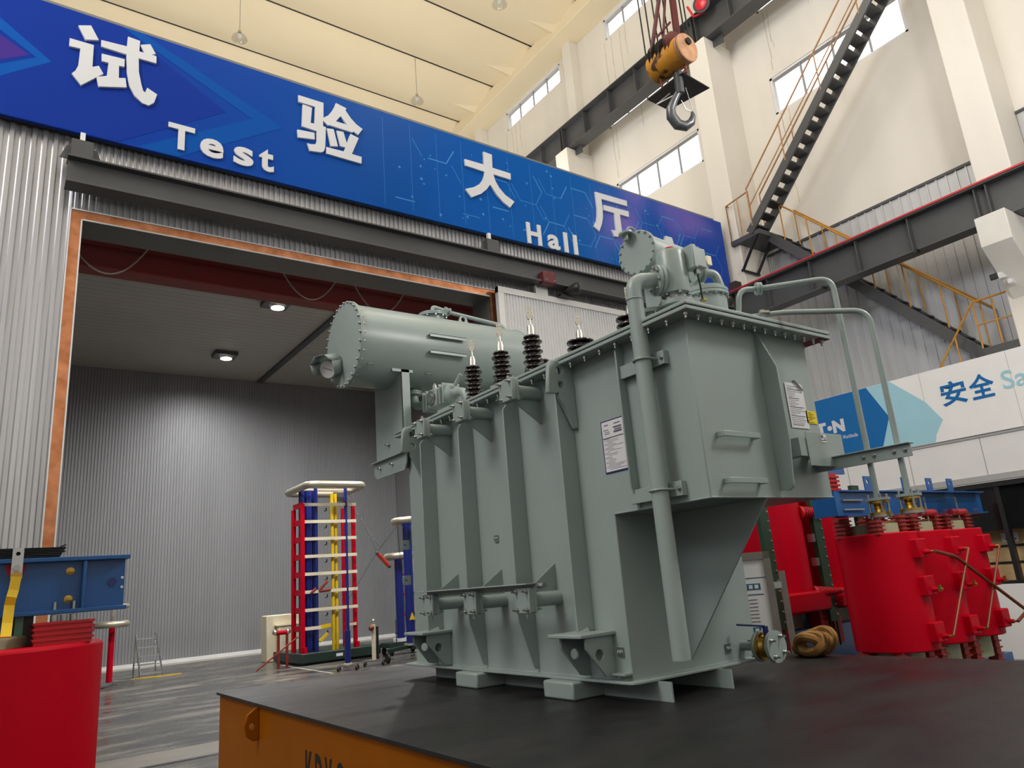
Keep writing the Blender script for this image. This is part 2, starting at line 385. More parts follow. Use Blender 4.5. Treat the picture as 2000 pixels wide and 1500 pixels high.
# right wall with window openings
XW, BAY = 15.95, 5.93
HOLES = []
for k in range(0, 6):
    for (za, zb, off) in ((13.03, 14.12, 0), (16.2, 17.35, 0), (19.49, 20.3, -.35)):
        HOLES.append((5.66+off+BAY*k, 9.15+off+BAY*k, za, zb))
mb = MB(); rows = ((13.03, 14.12, 0), (16.2, 17.35, 0), (19.49, 20.3, -.35)); zz = 0
for za, zb, off in rows:
    mb.box(XW, -10, zz, XW+.25, 62, za); zz = zb; ya = -10
    for k in range(0, 6):
        mb.box(XW, ya, za, XW+.25, 5.66+off+BAY*k, zb); ya = 9.15+off+BAY*k
    mb.box(XW, ya, za, XW+.25, 62, zb)
mb.box(XW, -10, zz, XW+.25, 62, 21.6)
struct(mb.build('wall_right', CREAM), 'cream plaster wall with high windows')
for i, (a, b2, c, d) in enumerate(HOLES):
    mb = MB()
    for q in ((a, c, a+.07, d), (b2-.07, c, b2, d), (a, c, b2, c+.06), (a, d-.06, b2, d)): mb.box(XW+.02, q[0], q[1], XW+.14, q[2], q[3])
    wf = struct(mb.build('window_%d' % (i+1), WFRAME), 'white framed high window')
    mb = MB()
    for k in (1, 2, 3):
        yy = a+(b2-a)*k/4; mb.box(XW+.05, yy-.02, c, XW+.1, yy+.02, d)
    mb.build('mullion', mat('grey_mullion', (150, 152, 156), .5, var=0) if i == 0 else bpy.data.materials['grey_mullion'], wf)
    MB().box(XW+.07, a+.05, c+.05, XW+.08, b2-.05, d-.05).build('pane', GLASS, wf)
n = 0
for k in range(-1, 8):
    y0 = 4.2+BAY*k
    mb = MB().box(14.83, y0, 0, XW+.01, y0+.62, 15.75).box(15.58, y0+.1, 15.75, XW+.01, y0+.52, 20.6)
    n += 1; struct(mb.build('column_%d' % n, CREAM, bevel=.02), 'cream concrete wall column')
STAIN = mat('rain_stain', (196, 180, 158), .9, var=.1, scale=4, spec=.1)
rq = random.Random(11); mb = MB()
for k in (0, 1, 2):
    for y0, z0, dz in ((9.0, 13.0, 2.6), (8.7, 13.0, 1.5), (9.05, 16.2, 1.9), (8.8, 16.2, 1.3), (7.6, 16.2, .8), (8.85, 19.45, 2.6), (8.5, 19.45, 1.7), (8.2, 19.45, 2.2), (7.9, 19.45, 1.2)):
        y = y0+BAY*k+rq.uniform(-.1, .1)
        for q in range(6):
            yy = y+rq.uniform(-.02, .02); mb.box(XW-.002, yy, z0-dz*(q+1)/6, XW, yy+rq.uniform(.01, .022), z0-dz*q/6)
st_ = struct(mb.build('wall_stain', STAIN), 'thin rain stains below the high windows')
# main roof: sagging trough panels along X with end fillets
mb = MB(); PW = 2.62
for j in range(-10, 18):
    ya = 15.0+PW*j; N = 12; rows = []
    for i in range(N+1):
        t = i/N; zz = 21.0-.26*(1-(2*t-1)**2)
        rows.append([mb.bm.verts.new((x, ya+.02+(PW-.04)*t, zz)) for x in (-26, 15.9)])
    for p, q in zip(rows, rows[1:]): mb.bm.faces.new((p[0], p[1], q[1], q[0]))
struct(mb.build('ceiling', CEIL, smooth=60), 'cream trough panel ceiling')
mb = MB()
for j in range(-10, 18): mb.box(-26, 14.975+PW*j, 20.985, 15.25, 15.025+PW*j, 21.2)
struct(mb.build('trim_7', BLACK), 'dark seams between ceiling panels')
mb = MB()
for j in range(-3, 12):
    yc = 15.0+PW*(j+.5)
    A = [V((15.02, yc-.34, 20.80)), V((15.02, yc+.34, 20.80)), V((13.9, yc+.1, 20.74)), V((15.02, yc, 20.60))]
    v = [mb.bm.verts.new(p) for p in A]
    for f in ((0, 1, 2), (0, 3, 1), (1, 3, 2), (0, 2, 3)): mb.bm.faces.new([v[i] for i in f])
struct(mb.build('trim_8', CEIL, smooth=10), 'plaster fillets under the ceiling ends')
struct(MB().box(15.0, -10, 20.38, XW+.01, 62, 20.92).build('beam_edge', CEIL, bevel=.02), 'cream edge beam along the wall top')
struct(MB().box(-26, -10.3, 0, XW+.25, -10, 21.6).build('wall_rear', OFFW), 'cream end wall behind the camera')
# cladding on the wall
def cladding(name, y0, y1, z0, z1, x=15.93, pitch=.2):
    mb = MB(); yy = y0; mb.box(x-.02, y0, z0, x+.02, y1, z1)
    while yy < y1-.02:
        mb.box(x-.045, yy, z0, x-.02, yy+.03, z1); yy += pitch
    return struct(mb.build(name, CLAD), 'light grey metal wall cladding')
cladding('wall_cladding', 4.85, 10.09, 0, 9.36); cladding('wall_cladding_tall', -6, 4.19, 0, 9.93)
struct(MB().box(15.87, 4.85, 9.35, 15.97, 10.09, 9.41).build('trim_9', DARK), 'dark cap on the cladding')
struct(MB().box(15.87, -6, 9.92, 15.97, 4.19, 9.97).build('trim_10', DARK), 'dark cap on the tall cladding')
# corbels for the low runway
for k in (0, 1):
    y0 = 4.23+BAY*k
    mb = MB().plate((0, y0, 0), (1, 0, 0), (0, 0, 1), [(14.0, 6.86), (14.0, 7.42), (14.9, 7.42), (14.9, 5.95)], -.5)
    struct(mb.build('corbel_%d' % (k+1), CONC, bevel=.01), 'white concrete corbel under the low crane runway')
# low office block in front of the wall
mb = MB().box(13.55, -4, 2.78, 13.8, 9.0, 4.86).box(13.55, -4, 0, 13.8, 9.0, 1.15).box(13.55, 6.4, 1.1, 13.8, 9.0, 2.8).box(13.55, -4, 4.8, 15.9, 9.0, 4.86).box(15.5, -4, 0, 15.6, 9.0, 4.8).box(13.8, 8.9, 0, 15.6, 9.0, 4.8)
office = struct(mb.build('wall_office', OFFW), 'white panelled office wall')
mb = MB().box(13.535, -4, 3.53, 13.552, 9.0, 3.56).box(13.535, -4, 2.80, 13.552, 9.0, 2.9)
for yy in (7.75, 6.55, 5.33, 4.63, 3.4): mb.box(13.546, yy, 2.9, 13.552, yy+.012, 3.53)
mb.build('panel_joint', mat('panel_joint_grey', (168, 168, 168), .5, var=0), office)
mb = MB().box(13.56, -4, 2.70, 13.72, 6.4, 2.79).box(13.56, -4, 1.14, 13.72, 6.4, 1.2)
for yy in (6.3, 5.25, 3.9): mb.box(13.58, yy, 1.15, 13.7, yy+.07, 2.75)
mb.build('frame', BLACK, office)
MB().box(13.64, -4, 2.0, 13.65, 6.35, 2.72).build('pane', DGLASS, office)

# ================================================================ CRANE RUNWAYS
def runway(name, label, x0, x1, y0, y1, z0, z1, step, ys, parentmat=DARK):
    t = thing(name, label, 'crane beam', ((x0+x1)/2, y0, z0)); xc = (x0+x1)/2
    MB().box(xc-.012, y0, z0+.02, xc+.012, y1, z1-.02).build('web', parentmat, t)
    MB().box(x0, y0, z1-.03, x1, y1, z1).build('flange', parentmat, t); MB().box(x0+.03, y0, z0, x1-.03, y1, z0+.03).build('flange', parentmat, t)
    for yy in ys: MB().box(x0+.05, yy, z0+.03, x1-.05, yy+.02, z1-.03).build('stiffener', parentmat, t)
    return t
up_r = runway('crane_runway_beam', 'long dark steel crane beam high on the right wall, below the upper windows', 14.9, 15.42, -8, 45, 15.76, 16.70, 1,
              [4.5+BAY*k+d for k in range(-1, 5) for d in (0, .12, 1.2, 2.4, 3.6, 4.8)])
MB().box(15.12, -8, 16.70, 15.2, 45, 16.80).build('rail', DARK, up_r)
for k in range(-1, 5):
    y0 = 4.2+BAY*k
    MB().plate((15.2, y0-.35, 15.76), (0, 1, 0), (0, 0, 1), [(0, 0), (1.3, 0), (1.3, -.02), (0, -.30)], .02).build('knee_plate', DARK, up_r)
lo_r = runway('low_crane_runway_beam', 'dark grey crane beam with red top rail resting on the white corbel', 14.36, 14.76, -4, 10.4, 7.43, 8.19, 1,
              [10.2, 9.3, 8.2, 7.1, 6.0, 4.75, 4.55, 3.2])
MB().box(14.34, -4, 8.19, 14.40, 10.4, 8.225).build('conductor_rail', REDRAIL, lo_r)
MB().box(14.52, -4, 8.19, 14.6, 10.4, 8.25).build('rail', BLACK, lo_r)
mb = MB()
MB().box(14.5, 10.2, 8.2, 14.72, 10.42, 8.5).build('end_stop', mat('dark_brown_buffer', (62, 46, 42), .6, var=.1), lo_r)
for yy in (7.9, 5.9): MB().box(14.3, yy, 7.36, 14.42, yy+.06, 7.43).build('clip', BLACK, lo_r)

# ================================================================ STAIRS
def stair(t, x0, x1, y0, z0, y1, z1, n, m):
    for x in (x0, x1): MB().bar((x, y0, z0), (x, y1, z1), .05, .2).build('stringer', m, t)
    for i in range(n):
        f = (i+.5)/n; y, z = y0+(y1-y0)*f, z0+(z1-z0)*f; MB().box(x0, y-.13, z-.02, x1, y+.13, z+.02).build('tread', m, t)
st = thing('steel_staircase', 'dark steel staircase with ochre and brown rails zigzagging up the cream wall', 'staircase', (15.2, 7.5, 5.1))
stair(st, 14.72, 15.22, 9.72, 9.62, 4.9, 14.35, 21, DARK)
def rail_run(t, base, top, h, n, m, mid=True, posts=True):
    base, top = V(base), V(top); hv = V((0, 0, h))
    MB().tube([base+hv, top+hv], .02, 8).build('handrail', m, t)
    if mid: MB().tube([base+hv*.5, top+hv*.5], .014, 8).build('mid_rail', m, t)
    for i in range(n): 
        p = base.lerp(top, i/(n-1)); MB().tube([p, p+hv], .016, 8).build('post', m, t)
rail_run(st, (14.7, 9.6, 9.75), (14.7, 4.9, 14.4), 1.0, 5, RAILB)
rail_run(st, (15.24, 9.6, 9.75), (15.24, 4.9, 14.4), 1.0, 5, RAILB)
MB().box(14.72, 9.45, 9.5, 15.9, 10.3, 9.62).build('deck', DARK, st)
for x in (14.72, 15.3): MB().bar((x, 9.52, 9.5), (x, 10.09, 8.75), .05, .05).build('brace', BLACK, st)
MB().bar((14.66, 10.07, 8.75), (15.36, 10.07, 8.75), .05, .05).build('brace_bar', BLACK, st)
mb = MB(); rail_run(st, (14.74, 10.28, 9.62), (14.74, 9.6, 9.7), 1.0, 3, RAILB, False)
rail_run(st, (14.74, 10.28, 9.62), (15.6, 10.28, 9.62), 1.0, 3, RAILB, False)
for x in (15.2, 15.78): MB().bar((x, 9.5, 9.52), (x, 5.42, 5.12), .06, .22).build('stringer', DARK, st)
for i in range(19):
    f = (i+.5)/19; y, z = 9.5-4.08*f, 9.57-4.4*f; MB().box(15.2, y-.12, z-.015, 15.78, y+.12, z+.015).build('tread', BLACK, st)
rail_run(st, (15.18, 9.1, 9.25), (15.18, 5.4, 5.3), .95, 7, RAILY, False)
rail_run(st, (15.8, 9.1, 9.25), (15.8, 5.4, 5.3), .95, 7, RAILY, False)
MB().box(14.85, 4.72, 5.12, 15.85, 5.42, 5.3).build('deck', DARK, st)
rail_run(st, (14.88, 5.42, 5.3), (14.88, 4.75, 5.3), .92, 3, RAILY); rail_run(st, (15.8, 4.85, 5.3), (14.88, 4.75, 5.3), .92, 3, RAILY)
MB().tube([(14.86, 5.42, 6.2), (14.86, 6.35, 5.0)], .02, 8).build('handrail', RAILY, st)
for f in (.45, .8): MB().tube([(14.86, 5.42+.93*f, 6.2-1.2*f), (14.86, 5.42+.93*f, 4.9)], .016, 8).build('post', RAILY, st)
MB().box(14.88, 5.25, 4.87, 15.0, 5.42, 5.12).build('foot', BLACK, st)

# ================================================================ BANNER
bn = thing('test_hall_banner', 'long blue printed banner with white Chinese characters and Test Hall', 'banner', (5, 10.42, 8.25))
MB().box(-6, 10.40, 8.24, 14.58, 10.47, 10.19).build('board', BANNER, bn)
MB().box(-6, 10.45, 8.27, 14.5, 10.565, 8.40).build('batten', BLACK, bn)
MB().box(-6, 10.47, 10.19, 14.56, 10.565, 10.24).build('top_trim', CREAM, bn)
def decal(name, m, pts, y=10.397):
    MB().plate((0, y, 0), (1, 0, 0), (0, 0, 1), pts, .002).build(name, m, bn)
D1 = mat('banner_navy_print', (20, 54, 150), .28, var=0, spec=.12); D2 = mat('banner_violet_print', (70, 50, 138), .28, var=0, spec=.12)
D3 = mat('banner_light_blue_print', (16, 84, 172), .28, var=0, spec=.12); D4 = mat('banner_line_print', (70, 140, 205), .3, var=0, spec=.12)
D5 = mat('banner_mid_blue_print', (10, 80, 168), .28, var=0, spec=.12)
decal('printed_chevron', D5, [(1.3, 10.18), (3.4, 9.25), (1.85, 8.25), (1.3, 8.25), (2.9, 9.25), (1.0, 10.18)], 10.3985)
decal('printed_chevron', D1, [(-6, 10.18), (1.0, 10.18), (2.5, 9.24), (1.05, 8.25), (-6, 8.25)], 10.3988)
decal('printed_chevron', D3, [(-1.5, 10.18), (-1.1, 10.18), (.18, 9.24), (-1.0, 8.3), (-1.4, 8.3), (.0, 9.24)], 10.3975)
decal('printed_chevron', D2, [(-2.6, 10.1), (-1.5, 10.0), (-.08, 9.25), (-1.3, 8.45), (-2.6, 8.4)], 10.398)
mb = MB(); rs = random.Random(3)
def seg(p, q, wd): 
    if 8.3 < p[1] < 10.1 and 8.3 < q[1] < 10.1 and p[0] < 14.4 and q[0] < 14.4:
        d = V((q[0]-p[0], 0, q[1]-p[1])); nn = V((d.z, 0, -d.x)).normalized()*wd/2; P, Q = V((p[0], 10.399, p[1])), V((q[0], 10.399, q[1]))
        v = [mb.bm.verts.new(x) for x in (P-nn, Q-nn, Q+nn, P+nn)]; mb.bm.faces.new(v)
R6 = .62
for i in range(14):
    for j in range(-1, 4):
        cx, cz = 5.6+i*R6*1.5*.75, 8.2+j*R6*1.05+(R6*.52 if i % 2 else 0)
        pts = [(cx+R6*.62*math.cos(a*PI/3), cz+R6*.62*math.sin(a*PI/3)) for a in range(6)]
        for a in range(6):
            if rs.random() < .42+.2*(i > 3): seg(pts[a], pts[(a+1) % 6], .012 if rs.random() < .7 else .022)
for i in range(16): seg((5.2+i*.55, 8.32), (5.2+i*.55, 10.08), .006)
mb.build('printed_hex_lines', D4, bn, recalc=False)['kind'] = 'stuff'
mb = MB()
for i in range(60):
    x, z = 5.3+rs.random()*9, 8.35+rs.random()*1.7; q = .015+.02*rs.random()
    v = [mb.bm.verts.new((x+a*q, 10.3986, z+c*q)) for a, c in ((-1, 0), (0, -1), (1, 0), (0, 1))]; mb.bm.faces.new(v)
mb.build('printed_nodes', D4, bn, recalc=False)['kind'] = 'stuff'
UX, UZ = (1, 0, 0), (0, 0, 1)
GLYPH = {
'shi': [ [(0.451,9.937),(0.606,10.005),(0.716,9.801),(0.552,9.741)], [(0.363,9.684),(0.660,9.690),(0.665,9.324),(0.742,9.372),(0.806,9.266),(0.545,8.977),(0.424,9.122),(0.466,9.186),(0.494,9.282),(0.500,9.567),(0.364,9.553)], [(0.747,9.815),(1.078,9.843),(1.082,10.018),(1.245,10.008),(1.242,9.825),(1.315,9.824),(1.253,9.943),(1.384,10.010),(1.464,9.871),(1.410,9.835),(1.475,9.830),(1.480,9.707),(1.241,9.702),(1.254,9.473),(1.298,9.269),(1.325,9.173),(1.352,9.152),(1.377,9.243),(1.514,9.177),(1.481,9.028),(1.408,8.950),(1.322,8.961),(1.216,9.053),(1.142,9.199),(1.100,9.413),(1.078,9.704),(0.751,9.706)], [(0.766,9.590),(1.061,9.613),(1.063,9.482),(0.994,9.476),(1.002,9.270),(1.087,9.298),(1.111,9.150),(0.759,9.034),(0.722,9.179),(0.851,9.246),(0.859,9.471),(0.773,9.469)] ],
'yan': [ [(3.647,9.947),(4.085,9.949),(4.081,9.657),(4.165,9.728),(4.240,9.851),(4.285,9.955),(4.309,10.027),(4.501,9.987),(4.480,9.941),(4.578,9.815),(4.677,9.728),(4.794,9.667),(4.708,9.524),(4.623,9.567),(4.607,9.538),(4.186,9.547),(4.157,9.535),(4.071,9.594),(4.075,9.489),(4.123,9.484),(4.104,9.092),(4.084,9.013),(4.036,8.972),(3.838,8.943),(3.797,9.074),(3.849,9.070),(3.933,9.093),(3.957,9.151),(3.959,9.355),(3.706,9.366),(3.721,9.793),(3.882,9.780),(3.856,9.479),(3.922,9.486),(3.937,9.821),(3.652,9.816)], [(3.628,9.278),(3.921,9.311),(3.924,9.187),(3.641,9.133)], [(4.137,9.467),(4.259,9.491),(4.332,9.179),(4.205,9.147)], [(4.312,9.482),(4.436,9.496),(4.492,9.293),(4.566,9.500),(4.717,9.462),(4.582,9.107),(4.763,9.103),(4.755,8.970),(4.123,8.978),(4.125,9.104),(4.439,9.111),(4.465,9.199),(4.376,9.198)] ],
'da': [ [(6.900,9.704),(7.345,9.710),(7.352,10.002),(7.552,9.996),(7.540,9.698),(7.978,9.695),(7.970,9.552),(7.551,9.557),(7.585,9.424),(7.664,9.293),(7.801,9.166),(8.012,9.073),(7.892,8.911),(7.739,8.992),(7.592,9.121),(7.456,9.304),(7.362,9.175),(7.230,9.046),(6.997,8.906),(6.869,9.052),(7.064,9.140),(7.202,9.245),(7.289,9.363),(7.331,9.479),(7.341,9.555),(6.906,9.565)] ],
'ting': [ [(10.262,9.896),(11.222,9.918),(11.212,9.783),(10.424,9.763),(10.429,9.530),(10.406,9.306),(10.347,9.129),(10.248,8.936),(10.099,9.022),(10.201,9.171),(10.243,9.312),(10.266,9.508)], [(10.471,9.628),(11.232,9.656),(11.223,9.513),(10.942,9.510),(10.942,9.012),(10.925,8.977),(10.857,8.937),(10.690,8.915),(10.630,9.064),(10.696,9.061),(10.764,9.081),(10.774,9.501),(10.462,9.498)] ],
}
for gname, polys in GLYPH.items():
    mb = MB()
    for pi_, pl in enumerate(polys):
        hs = [[(4.392, 9.795), (4.301, 9.661), (4.509, 9.661)]] if gname == 'yan' and pi_ == 0 else ()
        mb.plate((0, 10.398, 0), UX, UZ, pl, .038, hs)
    mb.build('character', WLET, bn)
for wd, xs, z0 in (('Test', (1.69, 2.14, 2.63, 3.02), 8.36), ('Hall', (8.27, 8.79, 9.22, 9.48), 8.24)):
    for ch, x in zip(wd, xs):
        ww, hh = {'T': (.37, .42), 'e': (.34, .32), 's': (.30, .32), 't': (.23, .40), 'H': (.36, .46), 'a': (.31, .32), 'l': (.10, .45)}[ch]
        text(ch, 'letter', WLET, bn, (x, 10.398, z0), UX, UZ, ww, hh, .03, .03)

# door track beam and door leaf
tb = thing('door_track_beam', 'dark grey steel track beam running below the blue banner', 'steel beam', (.46, 10.2, 7.36))
MB().box(.47, 10.28, 7.37, 14.3, 10.31, 7.75).build('web', DARK, tb)
MB().box(.46, 10.16, 7.73, 14.3, 10.42, 7.755).build('flange', DARK, tb); MB().box(.46, 10.14, 7.345, 14.3, 10.42, 7.375).build('flange', DARK, tb)
for x in (.62, 7.3):
    k = MB().box(x-.13, 10.2, 7.755, x+.13, 10.40, 8.02).build('hanger', DARK, tb)
    for s in (-1, 1): MB().plate((x+s*.13, 10.3, 7.755), (s, 0, 0), (0, 0, 1), [(0, 0), (.12, 0), (.05, .2), (0, .2)], .015).build('gusset', DARK, k)
    MB().box(x-.03, 10.3, 8.02, x+.03, 10.36, 8.2).build('hanger_rod', WFRAME, tb)
df = thing('sliding_door', 'white corrugated sliding door leaf hanging open right of the hall door', 'door', (10.9, 10.4, .1))
mb = MB(); corr(mb, 7.56, 14.2, .2, 7.06, 10.40, .07, .02); mb.build('sheet', DOORW, df, smooth=20, recalc=False)
mb = MB().box(7.44, 10.36, .1, 7.57, 10.46, 7.17); mb.build('stile', WHITEP, df); MB().box(7.44, 10.355, 7.05, 14.25, 10.455, 7.17).build('top_rail', WHITEP, df)
MB().box(7.44, 10.36, .1, 14.25, 10.46, .25).build('bottom_rail', WHITEP, df); MB().box(14.15, 10.36, .1, 14.25, 10.46, 7.17).build('stile', WHITEP, df)
for x in (8.5, 13.2):
    MB().box(x-.15, 10.37, 7.17, x+.15, 10.44, 7.36).build('hanger_plate', WHITEP, df)
    k = MB().box(x-.15, 10.08, 7.30, x+.15, 10.26, 7.55).build('trolley', MAROON, df, bevel=.02)
    for s in (-.1, .1): put('bolt', BOLTL, k, (x+s, 10.08, 7.36), (0, -1, 0))
mo = MB().lathe((8.95, 10.3, 7.26), (.55, -.75, .1), [(0, .03), (.06, .06), (.25, .1), (.3, .12), (.36, .12), (.36, .09), (.33, .06)], 16).box(8.85, 10.2, 7.16, 9.15, 10.3, 7.2)
tag(mo.build('horn_speaker', BLACK), 'black horn loudspeaker on top of the white sliding door', 'loudspeaker')
# red beam and cables in the hall
rb = thing('red_hall_beam', 'dark red steel beam under the ceiling just inside the hall door', 'steel beam', (4, 12, 6.97))
MB().box(-3.5, 12.1, 6.99, 14, 12.13, 7.95).build('web', REDBEAM, rb); MB().box(-3.5, 11.95, 6.96, 14, 12.28, 6.99).build('flange', REDBEAM, rb)
MB().box(-3.5, 11.95, 7.93, 14, 12.28, 7.96).build('flange', REDBEAM, rb); MB().box(-3.5, 12.0, 7.40, 14, 12.02, 7.44).build('conduit', REDBEAM, rb)
for i, (x0, x1, dip, lab) in enumerate(((.75, 1.75, .42, 'thin cable drooping from the red beam at its left end'), (3.9, 4.9, .45, 'thin cable drooping from the red beam right of the hall lamp'), (5.25, 6.3, .5, 'thin cable drooping from the red beam above the conservator'))):
    tag(MB().tube([(x0+(x1-x0)*t/12, 11.92, 7.42-.25*(i == 0)*(1-t/12)-dip*4*(t/12)*(1-t/12)) for t in range(13)], .013, 6).build('hanging_cable', CABLE), lab, 'cable', 'hall beam cables')
# lit downlights in the hall, plus added spots without a fixture
def hall_spot(x, y, lab):
    if lab: t = thing('hall_downlight', lab, 'ceiling lamp', (x, y, 10.4), 'downlights in the hall ceiling')
    if lab: MB().box(x-.38, y-.32, 10.36, x+.38, y+.32, 10.5).build('housing', DARK, t), MB().lathe((x+.05, y, 10.30), (0, 0, 1), [(0, .2), (.06, .26), (.07, .28)], 20).build('bezel', SILVER, t)
    if lab: MB().lathe((x+.05, y, 10.285), (0, 0, 1), [(0, .19), (.015, .19)], 20).build('lens', LAMPE, t)
    ld_ = bpy.data.lights.new('hall_light', 'SPOT'); ld_.energy = 1200; ld_.spot_size = 3.0; ld_.spot_blend = 1; ld_.shadow_soft_size = .3; ld_.color = (1, .98, .95)
    l = bpy.data.objects.new('hall_light', ld_); COL.objects.link(l); l.location = (x+.05, y, 10.25)
hall_spot(6.55, 20.6, 'lit ceiling downlight nearer the red beam in the hall'); hall_spot(6.45, 26.0, 'lit ceiling downlight deeper in the hall')
hall_spot(.2, 15.2, None); hall_spot(12.4, 15.2, None); hall_spot(12.2, 20.6, None); hall_spot(6.6, 15.2, None)  # bare spots added out of view to brighten the hall
# pendant lamps
for (x, y, z, lab) in ((5.17, 20.03, 19.0, 'clear glass pendant lamp above the first banner characters'), (11.6, 20.3, 19.2, 'clear glass pendant lamp above the banner middle'), (11.62, 14.9, 19.2, 'clear glass pendant lamp at the top edge of the picture')):
    t = thing('pendant_lamp', lab, 'pendant lamp', (x, y, z), 'pendant lamps under the ceiling')
    MB().tube([(x, y, z+.25), (x, y, 21.0-.26*(1-(2*(((y-15)/PW) % 1)-1)**2))], .012, 6).build('wire', CABLE, t)
    MB().lathe((x, y, z-.1), (0, 0, 1), [(0, .24), (.1, .2), (.22, .09), (.3, .05)], 20).build('shade', ACRYL, t)
    MB().lathe((x, y, z+.15), (0, 0, 1), [(0, .045), (.1, .045), (.14, .02)], 12).build('lamp_holder', SILVER, t)
    MB().sphere((x, y, z+.02), .085).build('bulb', WHITEP, t)

# ================================================================ PLATFORM CART
pf = thing('transfer_platform', 'orange yellow steel platform with black deck carrying the grey transformer', 'platform', (3.96, 2.5, 0))
MB().box(1.99, -3.2, .12, 5.93, 7.88, .978).build('body', YELLOW, pf, bevel=.008)
MB().box(1.965, -3.25, .978, 5.955, 7.907, 1.0).build('deck', BLACKTOP, pf)
for y in (6.62, 1.2): MB().plate((1.99, y, .80), (-1, 0, 0), UZ, [(0, .165), (.03, .165), (.10, .115), (.125, .03), (.10, -.05), (.05, -.085), (0, -.085)], .035, [(.06, .03, .024)]).build('lifting_eye', YELLOW, pf, bevel=.006)
for ch, y, ww in (('K', 5.535, .13), ('D', 5.345, .13), ('X', 5.175, .13), ('C', 4.985, .13), ('1', 4.69, .06)):
    text(ch, 'stencil_letter', BLACKINK, pf, (1.9885, y, .44), (0, -1, 0), UZ, ww, .335, .002, .012)
for x in (2.3, 5.6):
    for y in (-2, 6.8): MB().cyl((x-.06, y, .14), (x+.06, y, .14), .14).build('wheel', DARK, pf)

# ================================================================ TRANSFORMER
tf = thing('power_transformer', 'large grey oil transformer with black bushings standing on the black deck', 'transformer', (4.1, 5, 1.0))
XL, XR, YN, YF, YB, ZB, ZT = 3.465, 4.73, 3.68, 6.62, 2.85, 2.19, 3.315
tank = MB().plate((XL, 0, 0), (0, 1, 0), (0, 0, 1), [(YN, 1.135), (YF, 1.135), (YF, ZT), (YB, ZT), (YB, ZB), (YN, ZB)], XR-XL).build('tank', PAINT, tf, bevel=.006)
def weld(*pts): MB().tube(pts, .006, 6).build('weld_seam', PAINT, tank)
weld((XL, YB, ZB), (XL, YN, ZB+.0)); weld((XL, YB-.002, ZB), (XR, YB-.002, ZB)); weld((XL, YN-.001, 1.137), (XR, YN-.001, 1.137)); weld((XL, YN, 1.137), (XL, YF, 1.137))
MB().plate((3.39, 3.60, 1.118), (1, 0, 0), (0, 1, 0), [(.05, 0), (1.36, 0), (1.41, .05), (1.41, 3.1), (1.36, 3.14), (.05, 3.14), (.0, 3.1), (0, .05), (.015, .015)], .018).build('base_plate', PAINT, tf, bevel=.004)
# lid
lid = MB().box(3.335, 2.72, 3.346, 4.87, 6.66, 3.370).build('lid', PAINT, tf, bevel=.005)
MB().box(3.35, 2.735, 3.338, 4.855, 6.645, 3.346).build('gasket', RUBBER, lid)
MB().box(3.335, 2.72, 3.312, 4.87, 6.66, 3.338).build('tank_flange', PAINT, tf, bevel=.005)
for i in range(14): put('bolt', BOLT, lid, (3.375+i*.1115, 2.765, 3.312), (0, 0, -1))
for i in range(24): put('bolt', BOLT, lid, (3.375, 2.92+i*.158, 3.312), (0, 0, -1))
for i in range(6): put('bolt', BOLT, lid, (4.83, 2.92+i*.16, 3.312), (0, 0, -1))
for i in range(10): put('bolt', BOLTP, lid, (3.40+i*.15, 2.765, 3.370)); 
MB().box(4.745, 2.725, 3.3105, 4.868, 6.60, 3.312).build('primer_patch', MAROON, lid)
# ribs on the long side
def rib(y, d, z0, z1, t0=.25, t1=.16, b=.05):
    MB().plate((XL, y, 0), (-1, 0, 0), (0, 0, 1), [(0, z0), (b*.7, z0), (b, z0+.03), (d, z0+t0), (d, z1-t1), (.03, z1), (0, z1)], .014).build('stiffener_rib', PAINT, tf, bevel=.003)
rib(6.075, .155, 1.44, 3.30, .001); rib(5.375, .155, 1.165, 3.30, .34); rib(4.672, .155, 1.165, 3.30, .34); rib(4.005, .15, 1.44, 3.30, .001); rib(3.42, .07, 2.20, 3.305, .13, .04, .02)
# near face rib, handles, plates
MB().plate((4.165, YB, 0), (0, -1, 0), (0, 0, 1), [(0, 2.235), (.07, 2.225), (.10, 2.25), (.128, 2.54), (.128, 3.03), (.02, 3.305), (0, 3.305)], .014).build('stiffener_rib', PAINT, tf, bevel=.003)
for z in (2.57, 2.285):
    h = MB().bar((3.60, YB-.055, z), (3.955, YB-.055, z), .012, .035).bar((3.605, YB, z), (3.605, YB-.06, z), .012, .035).bar((3.95, YB, z), (3.95, YB-.06, z), .012, .035)
    h.build('cable_bracket', PAINT, tf, bevel=.003)
pl = MB().box(4.325, 2.712, 2.375, 4.745, 2.718, 2.60).build('instrument_plate', PAINT, tf, bevel=.002)
MB().box(4.25, 2.72, 2.44, 4.33, YB, 2.56).build('plate_support', PAINT, pl); MB().box(4.5, 2.72, 2.44, 4.52, YB, 2.56).build('plate_support', PAINT, pl)
MB().box(4.49, 2.709, 2.535, 4.55, 2.7125, 2.59).build('sticker', PAPER, pl)
lines('sticker_print', INK, pl, (4.49, 2.7085, 2.535), UX, UZ, [(.004, .03, .02, .018), (.03, .028, .025, .004), (.03, .012, .025, .008), (.004, .01, .018, .006)])
MB().plate((4.395, 2.845, 2.66), (.205, 0, 0), (0, 0, .32), [(0, 0), (1, 0), (1, .95), (.93, 1), (0, 1)], .001).build('paper_sheet', PAPER, tf)
rr = random.Random(5)
lines('printed_lines', INK, tf, (4.395, 2.8435, 2.66), UX, UZ, [(.02, .02+i*.0125, .05+rr.random()*.12, .0016 if i % 5 else .004) for i in range(23)])
MB().box(4.585, 2.844, 2.70, 4.705, 2.8495, 2.79).build('yellow_label', YLAB, tf)
